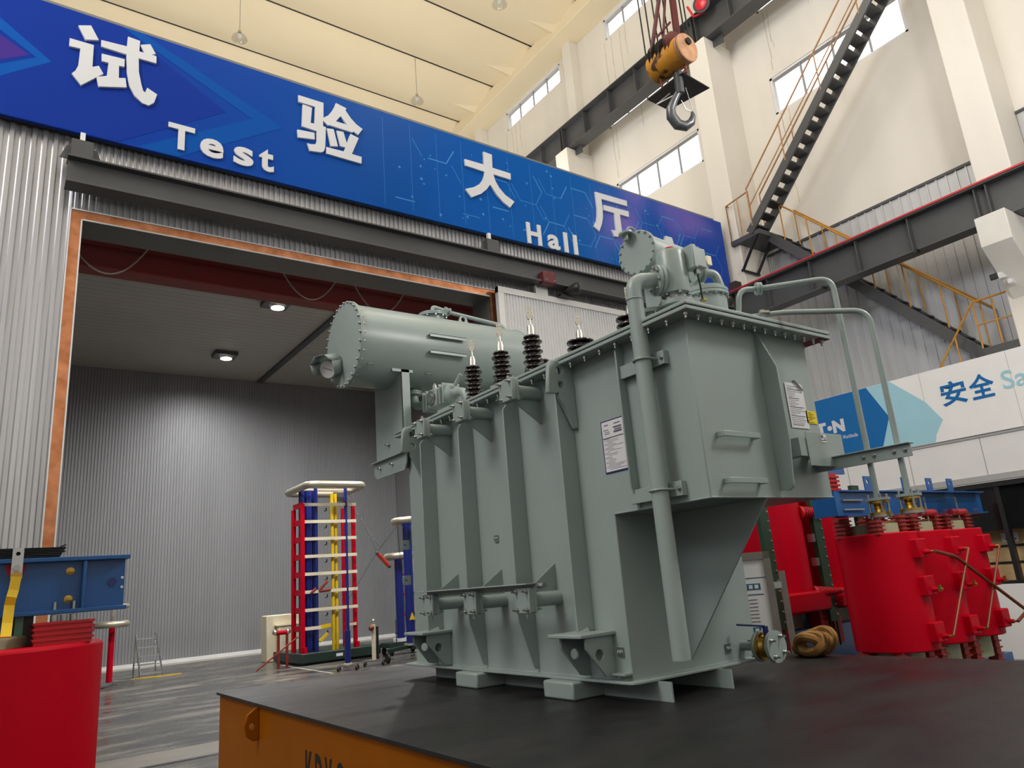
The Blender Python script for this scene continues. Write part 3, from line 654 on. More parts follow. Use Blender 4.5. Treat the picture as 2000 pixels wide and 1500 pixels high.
lines('printed_lines', BLACKINK, tf, (4.585, 2.8425, 2.70), UX, UZ, [(.01+.02*rr.random(), .008+i*.0115, .03+rr.random()*.06, .0022) for i in range(7)])
MB().bar((4.50, 2.843, 3.00), (4.59, 2.843, 2.93), .001, .03, (0, 1, 0)).build('tape', WFRAME, tf)
bf = MB().box(XL-.006, 3.475, 2.465, XL-.001, 3.715, 2.83).build('document_folder', BLUEF, tf)
MB().box(XL-.008, 3.475, 2.475, XL-.006, 3.705, 2.822).build('document_sheet', PAPER, bf)
rows = [(.015+.03*(i % 3 == 0), .015+i*.0105, .05+rr.random()*.13, .0014) for i in range(21)]+[(.12, .29, .08, .010), (.13, .275, .07, .008), (.12, .258, .08, .012), (.02, .285, .05, .004), (.03, .27, .05, .003), (.03, .258, .05, .003), (.13, .318, .06, .006), (.03, .318, .04, .006), (.01, .228, .2, .006)]
lines('printed_lines', INK, bf, (XL-.0085, 3.71, 2.475), (0, -1, 0), UZ, rows)
def earth_pad(o, u):
    n = V(u).cross(V((0, 0, 1)))
    p = MB().plate(V(o), u, UZ, [(0, 0), (.055, 0), (.055, .055), (0, .055)], .012).build('earth_pad', STEEL, tf)
    for a in (.015, .04): put('bolt', BOLTP, p, V(o)+V(u)*a+V((0, 0, .027))+n*.012, n)
earth_pad((XL, 5.14, 2.13), (0, -1, 0)); earth_pad((XL, 3.79, 1.28), (0, -1, 0)); earth_pad((4.38, YN, 1.20), (1, 0, 0))
MB().plate((XL, 3.80, 1.17), (-1, 0, 0), (0, -1, 0), [(0, 0), (.07, 0), (.07, .12), (0, .12)], .012, [(.04, .06, .015)]).build('earth_tab', PAINT, tf)
for z in (2.24, 1.90):
    MB().plate((3.47, 6.68, z-.045), (-1, 0, 0), UZ, [(0, 0), (.075, 0), (.085, .01), (.085, .08), (.075, .09), (0, .09)], .012, [(.05, .045, .012)]).build('side_tab', PAINT, tf)
# fin below the overhang
MB().plate((4.02, YN, 0), (0, -1, 0), UZ, [(0, 1.20), (.02, 1.20), (.825, ZB), (0, ZB)], .016).build('support_fin', PAINT, tf, bevel=.003)
# skids
for y0, y1 in ((4.12, 4.45), (5.33, 5.66)):
    MB().box(3.315, y0, 1.0, 4.85, y1, 1.118).build('skid', PAINT, tf, bevel=.015)
for x in (3.60, 4.18): MB().box(x, 3.49, 1.0, x+.014, 6.5, 1.118).build('skid_web', PAINT, tf)
# jack pads
def jack_pad(y):
    p = MB().box(3.16, y, 1.415, XL, y+.345, 1.44).build('jacking_pad', PAINT, tf, bevel=.006)
    for d in (.03, .285):
        MB().plate((XL, y+d, 0), (-1, 0, 0), UZ, [(0, 1.15), (.05, 1.15), (.09, 1.16), (.24, 1.345), (.24, 1.415), (0, 1.415)], .02, [(.13, 1.30, .035)]).build('gusset', PAINT, p, bevel=.004)
jack_pad(3.80); jack_pad(5.92)
# lifting lugs
def lug(y):
    MB().plate((XL, y, 0), (-1, 0, 0), UZ, [(0, 2.84), (.03, 2.84), (.12, 3.02), (.15, 3.06), (.15, 3.10), (.185, 3.09), (.245, 3.09), (.25, 3.10), (.225, 3.30), (.20, 3.345), (0, 3.345)], .04, [(.125, 3.27, .032), (.125, 3.16, .026)]).build('lifting_lug', PAINT, tf, bevel=.006)
lug(3.955); lug(6.28)
# radiator valves
def valve(y, z, up):
    v = MB().cyl((XL, y, z), (3.20, y, z), .052, n=24).build('radiator_pipe', PAINT, tf)
    MB().box(3.185, y-.085, z-.085, 3.205, y+.085, z+.085).build('pipe_flange', PAINT, v, bevel=.004)
    MB().box(3.155, y-.08, z-.08, 3.185, y+.08, z+.08).build('valve_body', PAINT, v, bevel=.004)
    MB().box(3.135, y-.085, z-.085, 3.155, y+.085, z+.085).build('blank_flange', PAINT, v, bevel=.004)
    MB().cyl((3.17, y, z+.08*up), (3.17, y, z+.12*up), .012).build('spindle', STEEL, v)
    for a in (-.062, .062):
        for c in (-.062, .062):
            put('bolt', BOLTL, v, (3.135, y+a, z+c), (-1, 0, 0)); put('bolt', BOLTL, v, (3.205, y+a, z+c), (1, 0, 0))
    s = -up; MB().plate((XL, y+.005, 0), (-1, 0, 0), UZ, [(0, z+s*.24), (.005, z+s*.24), (.26, z+s*.075), (.26, z+s*.04), (0, z+s*.04)], .01).build('pipe_gusset', PAINT, v)
for y in (5.76, 5.075, 4.375): valve(y, 3.205, 1); valve(y-.005, 1.668, -1)
ab = MB().box(3.10, 4.27, 1.775, 3.20, 5.86, 1.785).box(3.192, 4.27, 1.735, 3.20, 5.86, 1.785).build('angle_bar', PAINT, tf, bevel=.002)
for y in (4.33, 5.07, 5.8): MB().cyl((3.15, y, 1.785), (3.15, y, 1.787), .012).build('slot', BLACK, ab)
MB().cyl((3.22, 4.27, 1.76), (3.22, 4.21, 1.76), .022, n=6).build('end_bolt', STEEL, ab)

# bushings
def bushing_proto(r, zs, n, zt, big):
    prof = [(0, r*.62), (.03, r*.62)]; dz = zs/n
    for i in range(n):
        a = .03+i*dz; q = r if i % 2 == 0 or big else r*.82
        prof += [(a, r*.5), (a+dz*.25, r*.55), (a+dz*.42, q*.97), (a+dz*.55, q), (a+dz*.70, q*.97), (a+dz*.95, r*.5)]
    top = .03+zs
    A = mesh_of(MB().lathe((0, 0, 0), (0, 0, 1), prof+[(top, r*.48)], 32), PORC, 50)
    Bm = mesh_of(MB().lathe((0, 0, top), (0, 0, 1), [(0, .036), (.06, .034), (.07, .03), (.09, .03), (.095, .012), (.17, .012)], 16), SILVER)
    mb = MB().box(-.022, -.012, top+.15, .022, .012, top+.19).plate((-.024, -.003, top+.18), (1, 0, 0), (0, 0, 1), [(0, 0), (.05, 0), (.05, .085), (0, .085)], -.006, [(.014, .03, .006), (.036, .03, .006), (.014, .065, .006), (.036, .065, .006)])
    mb.cyl((-.03, 0, top+.17), (.03, 0, top+.17), .006, n=8)
    return A, Bm, mesh_of(mb, SILVER), top
LV = bushing_proto(.09, .45, 10, .1, False); HV = bushing_proto(.130, .50, 8, .1, True)
def bushing(P, x, y, r):
    z = 3.37; b = put('bushing', P[0], tf, (x, y, z+.02)); put('cap', P[1], b, (x, y, z+.02)); put('terminal', P[2], b, (x, y, z+.02), (0, 0, 1), -.55)
    MB().cyl((x, y, z), (x, y, z+.03), r).build('clamp_flange', PAINT, b)
for y in (5.76, 5.27, 4.79): bushing(LV, 3.76, y, .085)
for y in (5.50, 4.83, 4.16): bushing(HV, 4.36, y, .11)
for y in (4.55, 5.45): MB().box(3.36, y, 3.37, 3.46, y+.35, 3.40).build('earth_bar', PAINT, lid)
# conservator
CY, CZ, CR = 6.93, 4.355, .435
cons = MB().lathe((2.95, CY, CZ), (1, 0, 0), [(0, CR), (2.17, CR), (2.22, CR*.97), (2.25, CR*.8), (2.27, .1), (2.272, 0)], 64).build('conservator', PAINT, tf)
MB().lathe((2.915, CY, CZ), (1, 0, 0), [(0, CR+.005), (.005, CR+.03), (.016, CR+.03), (.018, CR+.026), (.020, CR+.03), (.035, CR+.03)], 64).build('end_flange', PAINT, cons)
MB().tube([(5.08, CY+(CR+.003)*math.cos(a*PI/24), CZ+(CR+.003)*math.sin(a*PI/24)) for a in range(48)], .007, 6, True).build('weld_seam', PAINT, cons)
for i in range(30):
    a = 2*PI*i/30; p = (0, CY+(CR+.014)*math.cos(a), CZ+(CR+.014)*math.sin(a))
    put('bolt', BOLTS, cons, (2.915, p[1], p[2]), (-1, 0, 0)); put('bolt', BOLTS, cons, (2.95, p[1], p[2]), (1, 0, 0))
gd = V((-.80, -.50, -.33)).normalized(); g0 = V((2.915, CY+.20, CZ-.20)); ge = gd.cross(V((0, 0, 1))).normalized(); gu = ge.cross(gd)
gp = MB().lathe(g0, gd, [(0, .03), (.09, .03), (.09, .105), (.15, .105), (.155, .1)], 28).build('oil_gauge', PAINT, cons)
gc = g0+gd*.156
MB().lathe(gc, gd, [(0, .092), (.004, .092)], 28).build('dial', PAPER, gp)
MB().bar(gc+gd*.006-ge*.05-gu*.02, gc+gd*.006+ge*.05+gu*.03, .006, .004).build('pointer', BLACKINK, gp)
hd = MB(); hp = [g0+gd*.04+ge*a+gu*c for a, c in ((-.135, -.07), (-.135, .075), (-.06, .15), (.06, .15), (.135, .075), (.135, -.04))]
for p, q in zip(hp, hp[1:]): hd.bm.faces.new([hd.bm.verts.new(x) for x in (p, q, q+gd*.21, p+gd*.21)])
ho = hd.build('gauge_hood', PAINT, cons, smooth=20); so = ho.modifiers.new('thick', 'SOLIDIFY'); so.thickness = .006
MB().lathe((4.02, CY, CZ+CR-.03), (0, 0, 1), [(0, .13), (.06, .13), (.06, .17), (.075, .17), (.077, .165), (.08, .17), (.095, .17), (.10, .05), (.12, .045)], 32).build('manhole_neck', PAINT, cons)
for i in range(10): put('bolt', BOLTS, cons, (4.02+.152*math.cos(i*PI/5), CY+.152*math.sin(i*PI/5), CZ+CR+.03), (0, 0, -1))
MB().tube(fillet([(4.02, CY, CZ+CR+.08), (4.02, CY, CZ+CR+.17), (4.25, CY, CZ+CR+.13), (4.98, CY-.03, CZ+CR+.06), (5.02, CY-.05, CZ+.38)], .07), .024, 12).build('breather_pipe', PAINT, cons)
MB().lathe((4.18, CY, CZ+CR+.145), (1, 0, -.15), [(0, .05), (.02, .05), (.02, .035), (.05, .035), (.05, .05), (.07, .05)], 8).build('pipe_valve', PAINT, cons)
MB().plate((4.42, CY, CZ+CR-.03), UX, UZ, [(-.09, 0), (.09, 0), (.045, .12), (.02, .14), (-.02, .14), (-.045, .12)], .025, [(0, .09, .028)]).build('lifting_eye', PAINT, cons, bevel=.004)
for z, ang in ((4.43, 0), (4.245, 0)):
    dy = -math.sqrt(max(0, CR**2-(z-CZ)**2))
    MB().box(3.70, CY+dy-.05, z-.003, 4.15, CY+dy+.01, z+.003).box(3.70, CY+dy-.05, z-.03, 4.15, CY+dy-.044, z+.003).build('conduit_bracket', PAINT, cons)
for x, z in ((3.03, 4.06), (3.72, 4.03)):
    dy = -math.sqrt(CR**2-(z-CZ)**2)
    MB().tube(fillet([(x, CY+dy+.005, z), (x, CY+dy-.03, z), (x+.07, CY+dy-.03, z), (x+.07, CY+dy+.005, z)], .012, 3), .005, 6).build('small_handle', PAINT, cons)
MB().box(3.32, CY-.31, 4.02, 3.56, CY-.285, 4.065).build('saddle_pad', PAINT, cons)
# conservator stand
for x in (3.42, 4.62):
    stn = MB().box(x, 6.62, 3.0, x+.012, 7.27, 4.12).box(x, 6.62, 3.0, x+.10, 6.635, 4.08).build('conservator_stand', PAINT, tf, bevel=.003)
    MB().plate((x-.012, 0, 0), (0, 1, 0), UZ, [(6.60, 2.98), (7.25, 2.98), (7.31, 3.03), (7.31, 3.16), (6.55, 3.16), (6.55, 3.06)], .012).build('arm', PAINT, stn)
    MB().box(x-.05, 6.55, 3.15, x+.05, 7.31, 3.162).build('arm_flange', PAINT, stn)
    for y, z in ((6.86, 3.08), (7.15, 3.08), (6.95, 3.3)): put('bolt', BOLTL, stn, (x-.012, y, z), (-1, 0, 0))
# oil pipe with relay between conservator and lid
op = MB().tube(fillet([(3.72, CY-.02, 4.0), (3.72, CY-.02, 3.72), (3.76, 6.3, 3.70), (3.78, 5.95, 3.68), (3.80, 5.9, 3.38)], .12), .045, 16).build('oil_pipe', PAINT, tf)
rl = MB().box(3.66, 6.33, 3.60, 3.85, 6.52, 3.80).build('gas_relay', PAINT, op, bevel=.02)
for y, q in ((6.62, .02), (6.55, .02), (6.27, .02), (6.20, .02)): MB().box(3.66, y-q/2, 3.60, 3.86, y+q/2, 3.81).build('flange', PAINT, op, bevel=.004)
MB().lathe((3.66, 6.42, 3.70), (-1, 0, 0), [(0, .075), (.015, .075), (.02, .05), (.03, .05)], 20).build('relay_window', STEEL, op)
MB().lathe((3.76, 6.12, 3.69), (0, 1, 0), [(0, .05), (.02, .09), (.06, .10), (.10, .09), (.12, .05)], 20).build('valve_body', PAINT, op)
MB().lathe((3.70, 6.42, 3.80), (0, 0, 1), [(0, .03), (.04, .03), (.05, .015), (.06, .015)], 12).build('relay_cock', STEEL, op)
MB().cyl((3.75, 6.1, 3.76), (3.78, 6.02, 3.86), .02).build('lever', PAINT, op)
MB().lathe((3.72, CY-.02, 3.86), (0, 0, 1), [(0, .085), (.018, .085), (.02, .08), (.022, .085), (.04, .085)], 20).build('flange', PAINT, op)

# pressure relief device with discharge pipe
PX, PY = 3.63, 3.03
pr = MB().lathe((PX, PY, 3.37), (0, 0, 1), [(0, .09), (.10, .09), (.105, .118), (.135, .118), (.14, .075), (.185, .075), (.19, .098), (.20, .10), (.47, .098), (.50, .085), (.515, .04), (.517, 0)], 36).build('relief_device', PAINT, tf)
for i in range(12): put('bolt', BOLTS, pr, (PX+.104*math.cos(i*PI/6+.2), PY+.104*math.sin(i*PI/6+.2), 3.505))
for i in range(6): put('bolt', BOLTS, pr, (PX+.086*math.cos(i*PI/3), PY+.086*math.sin(i*PI/3), 3.545))
MB().sphere((PX-.02, PY-.02, 3.885), .022, sc=(1.6, 1.6, .7)).build('red_button', REDL, pr)
sb = MB().box(PX+.07, PY-.15, 3.73, PX+.185, PY-.05, 3.87).box(PX+.05, PY-.155, 3.715, PX+.09, PY-.045, 3.885).lathe((PX+.13, PY-.1, 3.87), (0, 0, 1), [(0, .045), (.015, .04), (.02, 0)], 16).build('switch_box', PAINT, pr, bevel=.01)
MB().lathe((PX+.12, PY-.11, 3.74), (0, 0, -1), [(0, .018), (.02, .018), (.02, .024), (.05, .024), (.055, .01)], 6).build('cable_gland', STEEL, pr)
MB().tube([(PX+.12, PY-.11, 3.69), (PX+.13, PY-.11, 3.62), (PX+.145, PY-.1, 3.52)], .006, 8).build('switch_cable', RUBBER, pr)
MB().box(PX+.125, PY-.125, 3.505, PX+.165, PY-.09, 3.515).build('cable_tag', BRASS, pr)
DX = V((.915, -.404, 0)); fc = V((PX, PY, 3.665))-DX*.115
pp = V((3.352, 3.14, 0))
dp = MB().tube(fillet([(pp.x, pp.y, 1.29), (pp.x, pp.y, 3.655), tuple(fc)], .13, 10), .054, 24).build('discharge_pipe', PAINT, tf)
MB().lathe(fc-DX*.02, DX, [(0, .105), (.02, .105), (.022, .098), (.026, .098), (.028, .105), (.05, .105)], 32).cyl(fc+DX*.03, fc+DX*.1, .07).build('pipe_flange', PAINT, dp)
e1 = V((-DX.y, DX.x, 0))
for i in range(8):
    a = i*PI/4+.2; put('bolt', BOLTS, dp, fc-DX*.02+e1*(.085*math.cos(a))+V((0, 0, .085*math.sin(a))), -DX)
for z in (3.52,): MB().tube([(pp.x+.055*math.cos(i*PI/12), pp.y+.055*math.sin(i*PI/12), z) for i in range(24)], .005, 6, True).build('weld_seam', PAINT, dp)
for z in (3.105, 2.27):
    k = MB().box(3.418, 3.02, z-.045, 3.432, 3.46, z+.045).box(3.432, 3.02, z-.045, XL, 3.034, z+.045).box(3.432, 3.446, z-.045, XL, 3.46, z+.045).build('pipe_bracket', PAINT, tf, bevel=.003)
    ub = [(3.42, pp.y+.062, z), (pp.x, pp.y+.062, z)]+[(pp.x-.062*math.sin(i*PI/12), pp.y+.062*math.cos(i*PI/12), z) for i in range(1, 12)]+[(pp.x, pp.y-.062, z), (3.42, pp.y-.062, z)]
    MB().tube(ub, .007, 8).build('u_bolt', PAINT, k); put('bolt', BOLTS, k, (3.418, 3.04, z), (-1, 0, 0))
    MB().box(3.416, pp.y+.055, z-.012, 3.4185, pp.y+.09, z+.012).build('slot', BLACK, k)
# tap changer head and its small conservator
tc_ = MB().lathe((4.24, 3.27, 3.37), (0, 0, 1), [(0, .155), (.345, .155), (.35, .175), (.37, .175), (.373, .17), (.377, .175), (.40, .175), (.405, .15), (.42, .15), (.425, .04)], 44).build('tap_changer_head', PAINT, tf)
for i in range(16): put('bolt', BOLTP, tc_, (4.24+.164*math.cos(i*PI/8), 3.27+.164*math.sin(i*PI/8), 3.718), (0, 0, -1))
MB().tube(fillet([(4.15, 3.20, 3.89), (4.26, 3.16, 3.89), (4.29, 3.15, 3.76)], .05), .032, 14).build('head_elbow', PAINT, tc_)
MB().lathe((4.10, 3.22, 3.89), (1, -.3, 0), [(0, .07), (.02, .07), (.022, .05), (.05, .05), (.052, .07), (.07, .07)], 20).build('flange', PAINT, tc_)
MB().lathe((4.24, 3.34, 3.785), (0, 0, 1), [(0, .07), (.08, .07), (.09, .05), (.1, 0)], 20).build('gear_box', PAINT, tc_)
MB().lathe((3.60, 3.25, 3.37), (0, 0, 1), [(0, .12), (.10, .12), (.102, .14), (.13, .14), (.132, .04)], 28).build('turret', PAINT, tf)
for i in range(12): put('bolt', BOLTS, tf, (3.60+.13*math.cos(i*PI/6), 3.25+.13*math.sin(i*PI/6), 3.472), (0, 0, -1))
C2 = V((3.885, 3.55, 4.15)); ax = V((1, .10, 0)).normalized()
sc_ = MB().lathe(C2, ax, [(.02, .158), (.70, .158), (.73, .14), (.74, .05), (.742, 0)], 44).build('small_conservator', PAINT, tf)
MB().lathe(C2-ax*.012, ax, [(0, .17), (.004, .175), (.026, .175), (.03, .17)], 44).build('end_disc', PAINT, sc_)
e2 = ax.cross(V((0, 0, 1))).normalized()
for i in range(16):
    a = i*PI/8+.1; put('bolt', BOLTP, sc_, C2-ax*.012+e2*(.162*math.cos(a))+V((0, 0, .162*math.sin(a))), -ax)
ov = C2+V((-.06, .04, .155))
MB().lathe(ov, (-.1, .1, 1), [(0, .055), (.015, .055)], 20).cyl(ov-V((0, 0, .05)), ov, .018).build('flange', PAINT, sc_)
MB().tube([ov+V((.03-.055*math.cos(i*PI/10)+.03, -.01, .012+.06*math.sin(i*PI/10))) for i in range(11)], .008, 8).build('lifting_eye', PAINT, sc_)
MB().plate(C2+V((.36, 0, .15)), UX, UZ, [(-.06, 0), (.06, 0), (.045, .06), (-.03, .06)], .02).build('filler_lug', PAINT, sc_, bevel=.005)
MB().box(C2.x+.70, C2.y-.10, C2.z+.0, C2.x+.75, C2.y-.03, C2.z+.08).build('terminal_box', IVORY, sc_)
for t in (.16, .55):
    p = C2+ax*t; MB().box(p.x-.012, p.y-.1, 3.37, p.x+.012, p.y+.1, p.z-.12).build('stand', PAINT, sc_)
# two small oil pipes with brass valves
ar = MB().box(4.60, 2.20, 2.355, 4.608, YB, 2.44).box(4.575, 2.20, 2.434, 4.65, YB, 2.442).build('pipe_arm', PAINT, tf, bevel=.003)
for y in (2.24, 2.31, 2.44, 2.51): put('bolt', BOLTS, ar, (4.60, y, 2.40), (-1, 0, 0))
OILV = []
def small_pipe(pts, yv, zl):
    q = MB().tube(fillet(pts, .10, 8), .0185, 14).build('small_oil_pipe', PAINT, tf)
    x, z = 4.65, 2.13
    MB().cyl((x, yv, z-.012), (x, yv, z+.006), .072, n=24).build('pipe_flange', PAINT, q)
    MB().lathe((x, yv, z-.10), (0, 0, 1), [(0, .07), (.015, .07), (.017, .034), (.035, .03), (.05, .038), (.066, .03), (.072, .034), (.073, .06), (.086, .06)], 20).build('ball_valve', BRASS, q)
    MB().cyl((x, yv, z-.115), (x, yv, z-.10), .074, n=24).build('blank_flange', STEEL, q)
    for i in range(4):
        a = PI/4+i*PI/2; MB().cyl((x+.056*math.cos(a), yv+.056*math.sin(a), z-.125), (x+.056*math.cos(a), yv+.056*math.sin(a), z+.03), .008, n=8).build('stud', STEEL, q)
small_pipe([(4.07, 2.93, 3.37), (4.13, 2.92, 3.47), (4.14, 2.90, 3.64), (4.30, 2.85, 3.655), (4.65, 2.50, 3.665), (4.65, 2.50, 2.13)], 2.50, 0)
small_pipe([(4.14, 2.86, 3.37), (4.15, 2.855, 3.42), (4.30, 2.72, 3.43), (4.65, 2.30, 3.35), (4.65, 2.30, 2.13)], 2.30, 0)
MB().lathe((4.285, 2.86, 3.655), (.7, -.5, 0), [(0, .045), (.014, .045), (.016, .04), (.020, .04), (.022, .045), (.036, .045)], 20).build('pipe_flange', PAINT, tf)
MB().lathe((4.19, 2.80, 3.43), (.7, -.6, 0), [(0, .03), (.03, .03), (.03, .022), (.06, .022)], 6).build('pipe_union', STEEL, tf)
# drain valve
dv = MB().cyl((4.58, YN, 1.225), (4.58, 3.53, 1.225), .034).build('drain_pipe', PAINT, tf)
MB().cyl((4.58, 3.53, 1.225), (4.58, 3.51, 1.225), .105, n=36).build('pipe_flange', PAINT, dv)
MB().lathe((4.58, 3.51, 1.225), (0, -1, 0), [(0, .095), (.02, .095), (.021, .075), (.045, .06), (.08, .075), (.081, .095), (.10, .095)], 32).build('drain_valve', BRASS, dv)
MB().cyl((4.58, 3.41, 1.225), (4.58, 3.385, 1.225), .108, n=40).build('blank_flange', PAINT, dv)
for i in range(4):
    a = PI/4+i*PI/2+.2; put('bolt', BOLTL, dv, (4.58+.078*math.cos(a), 3.385, 1.225+.078*math.sin(a)), (0, -1, 0))
    put('bolt', BOLTL, dv, (4.58+.078*math.cos(a), 3.53, 1.225+.078*math.sin(a)), (0, 1, 0))
MB().cyl((4.58, 3.46, 1.29), (4.58, 3.46, 1.36), .02).bar((4.58, 3.46, 1.36), (4.47, 3.62, 1.38), .03, .012).build('valve_handle', NAVY, dv)

# ================================================================ LEFT DRY TRANSFORMER
lt = thing('dry_type_transformer', 'red dry transformer with blue clamp beam and yellow strap in the left foreground', 'transformer', (-.3, 3.35, 0))
def stadium(cx, cy, hx, r, n=14):
    return [(cx+hx+r*math.sin(PI*i/n), cy-r*math.cos(PI*i/n)) for i in range(n+1)]+[(cx-hx-r*math.sin(PI*i/n), cy+r*math.cos(PI*i/n)) for i in range(n+1)]
wd = MB().plate((0, 0, .35), UX, (0, 1, 0), stadium(-.35, 3.36, .34, .42), 1.365).build('winding', RED, lt, bevel=.012)
MB().plate((0, 0, 1.60), UX, (0, 1, 0), stadium(-.42, 3.40, .27, .34), .155).build('inner_cylinder', GLASSF, lt, bevel=.01)
MB().box(-.8, 3.24, 1.70, .10, 3.5, 1.82).build('core', BLUE, lt); MB().box(.10, 3.25, 1.6, .17, 3.5, 1.82).build('core_limb', BLACK, lt); MB().box(.115, 3.235, 1.70, .14, 3.25, 1.82).build('spacer_strip', mat('teal_strip', (90, 150, 128), .5, var=0), lt)
bb = MB().box(-1.4, 3.235, 1.83, .455, 3.25, 2.005).box(-1.4, 3.19, 2.003, .465, 3.33, 2.018).box(-1.4, 3.19, 1.818, .46, 3.33, 1.833).box(.31, 3.195, 1.833, .322, 3.235, 2.003).build('clamp_beam', BLUE, lt, bevel=.002)
for x, z in ((.272, 1.968), (.272, 1.868)): MB().lathe((x, 3.235, z), (0, -1, 0), [(0, .014), (.003, .014), (.004, .009), (.012, .009), (.013, .005), (.02, .005)], 16).build('bolt', BRASS, bb)
MB().lathe((.412, 3.233, 1.92), (0, -1, 0), [(0, .016), (.002, .016)], 20).build('hole_ring', NAVY, bb)
for z in (1.935, 1.90): MB().cyl((.446, 3.236, z), (.446, 3.231, z), .005).build('small_hole', PAPER, bb)
for x in (.23, .29): MB().cyl((x, 3.21, 1.78), (x, 3.21, 1.86), .006).build('stud', STEEL, bb)
tab = MB().plate((.087, 3.186, 1.955), UX, UZ, [(0, 0), (.034, 0), (.034, .10), (0, .10)], -.006, [(.017, .08, .007)]).build('earth_link', ALU, lt)
MB().cyl((.102, 3.186, 1.985), (.102, 3.172, 1.985), .011, n=6).build('bolt', STEEL, tab)
MB().cyl((.102, 3.232, 1.985), (.102, 3.236, 1.985), .03).build('washer', REDD, tab)
MB().cyl((.104, 3.19, 1.955), (.104, 3.168, 1.955), .018).build('brass_boss', BRASS, tab)
mb = MB(); pts = [(.104, 3.17, 1.955), (.10, 3.165, 1.91), (.095, 3.155, 1.885), (.092, 3.165, 1.86), (.09, 3.145, 1.80), (.088, 3.11, 1.755)]
for p, q in zip(pts, pts[1:]): mb.bar(p, q, .031, .006, (0, 1, 0))
mb.build('yellow_strap', STRAPY, lt)
ib = MB().box(.17, 3.13, 1.715, .345, 3.27, 1.792)
for z in (1.73, 1.748, 1.766, 1.784): ib.box(.165, 3.125, z, .352, 3.275, z+.008)
ib.build('support_block', REDD, lt)
for x in (.23, .26, .29): MB().cyl((x, 3.2, 1.79), (x, 3.2, 1.815), .012).build('spring_washer', STEEL, lt)
fs = MB()
for i in range(6): fs.box(-1.4, 3.20, 2.022+i*.006, .235+.003*i, 3.30, 2.025+i*.006)
fs.build('core_laminations', mat('dark_core_sheet', (22, 34, 36), .5, var=.1), lt)
for i in range(3): MB().bar((.22, 3.22, 2.03+i*.01), (.25, 3.21, 2.05+i*.012-.01), .01, .003).build('cable_tie_end', BLACK, lt)
MB().box(-1.2, 3.0, 0, .3, 3.7, .35).build('base_frame', BLUE, lt)

# ================================================================ RIGHT DRY TRANSFORMERS
ra = thing('dry_type_transformer', 'three phase red dry transformer with copper delta rods near the office wall', 'transformer', (8.9, 4.6, 0))
SP = .775
for i in range(3):
    cx = 8.06+SP*i
    wn = MB().plate((0, 0, .79), UX, (0, 1, 0), [(cx-.372*math.cos(PI*k/16), 4.40-.37*math.sin(PI*k/16)) for k in range(17)]+[(cx+.372*math.cos(PI*k/16), 4.50+.37*math.sin(PI*k/16)) for k in range(17)], 1.205).build('winding', RED, ra, bevel=.012)
    for zc in (1.80, 1.42, .96):
        bk = MB().box(cx-.09, 3.96, zc-.09, cx+.10, 4.12, zc+.11).build('tap_block', RED, wn, bevel=.012)
        MB().lathe((cx+.02, 3.97, zc-.03), (0, -1, 0), [(0, .03), (.07, .022)], 10).build('terminal_cone', RED, wn)
        MB().cyl((cx+.02, 3.90, zc-.03), (cx+.02, 3.86, zc-.03), .012).build('terminal_bolt', BRASS, wn)
    MB().box(cx+.0, 3.87, 1.37, cx+.02, 3.9, 1.43).build('tap_link', BRASS, wn)
    MB().plate((0, 0, 1.9), UX, (0, 1, 0), [(cx+.25*math.cos(2*PI*k/24), 4.45+.25*math.sin(2*PI*k/24)) for k in range(24)], .20).build('inner_cylinder', GLASSF, ra)
    MB().plate((0, 0, .55), UX, (0, 1, 0), [(cx+.25*math.cos(2*PI*k/24), 4.45+.25*math.sin(2*PI*k/24)) for k in range(24)], .26).build('inner_cylinder', GLASSF, ra)
    for k, (dx, y) in enumerate(((-.27, 4.28), (.24, 4.28), (-.27, 4.65), (.24, 4.65))):
        for zt, zb in ((2.19, 1.96), (.80, .45)):
            sk = MB().box(cx+dx-.055, y-.055, zb, cx+dx+.055, y+.055, zt)
            for q in range(5): sk.box(cx+dx-.075, y-.075, zb+.02+q*(zt-zb-.04)/4.4, cx+dx+.075, y+.075, zb+.035+q*(zt-zb-.04)/4.4)
            sk.build('insulator_block', BRICK, ra)
    MB().tube(fillet([(cx-.1, 4.3, 2.10), (cx+.05, 4.25, 2.12), (cx+.3, 4.3, 2.14)], .05), .018, 8).build('copper_lead', COPROD, ra)
    if i:
        MB().box(cx-.2, 4.12, 2.10, cx-.19, 4.34, 2.36).box(cx+.33, 4.12, 2.10, cx+.34, 4.34, 2.42).box(cx-.2, 4.12, 2.30, cx+.33, 4.13, 2.42).build('clear_cover', ACRYL, ra)
        MB().cyl((cx-.12, 4.25, 2.20), (cx+.25, 4.25, 2.20), .04).build('red_sleeve', REDD, ra); MB().cyl((cx+.08, 4.25, 2.08), (cx+.08, 4.25, 2.38), .012).build('link_bolt', STEEL, ra)
cb = MB().box(7.35, 4.36, 2.2, 10.65, 4.375, 2.46).box(7.35, 4.30, 2.45, 10.65, 4.45, 2.465).box(7.35, 4.30, 2.19, 10.65, 4.45, 2.205).build('clamp_beam', BLUE, ra)
for x in (7.9, 8.72, 9.3, 9.83): MB().plate((x, 4.37, 2.46), UX, UZ, [(0, 0), (.14, 0), (.14, .17), (0, .17)], .012, [(.07, .11, .025)]).build('lifting_plate', BLUE, cb)
MB().box(7.25, 4.35, 2.20, 7.36, 4.62, 2.46).build('clamp_end', BLUE, ra)
MB().plate((0, 4.4, 0), UX, UZ, [(7.62, 2.2), (7.62, 2.42), (7.68, 2.47), (7.78, 2.47), (7.78, 2.2)], -.25).build('core_yoke', DARK, ra)
for z in (2.26, 2.36): MB().cyl((7.36, 4.34, z), (7.75, 4.34, z), .012).build('tie_rod', STEEL, ra)
MB().box(7.6, 4.4, .12, 10.6, 5.2, .48).build('base_frame', BLUE, ra)
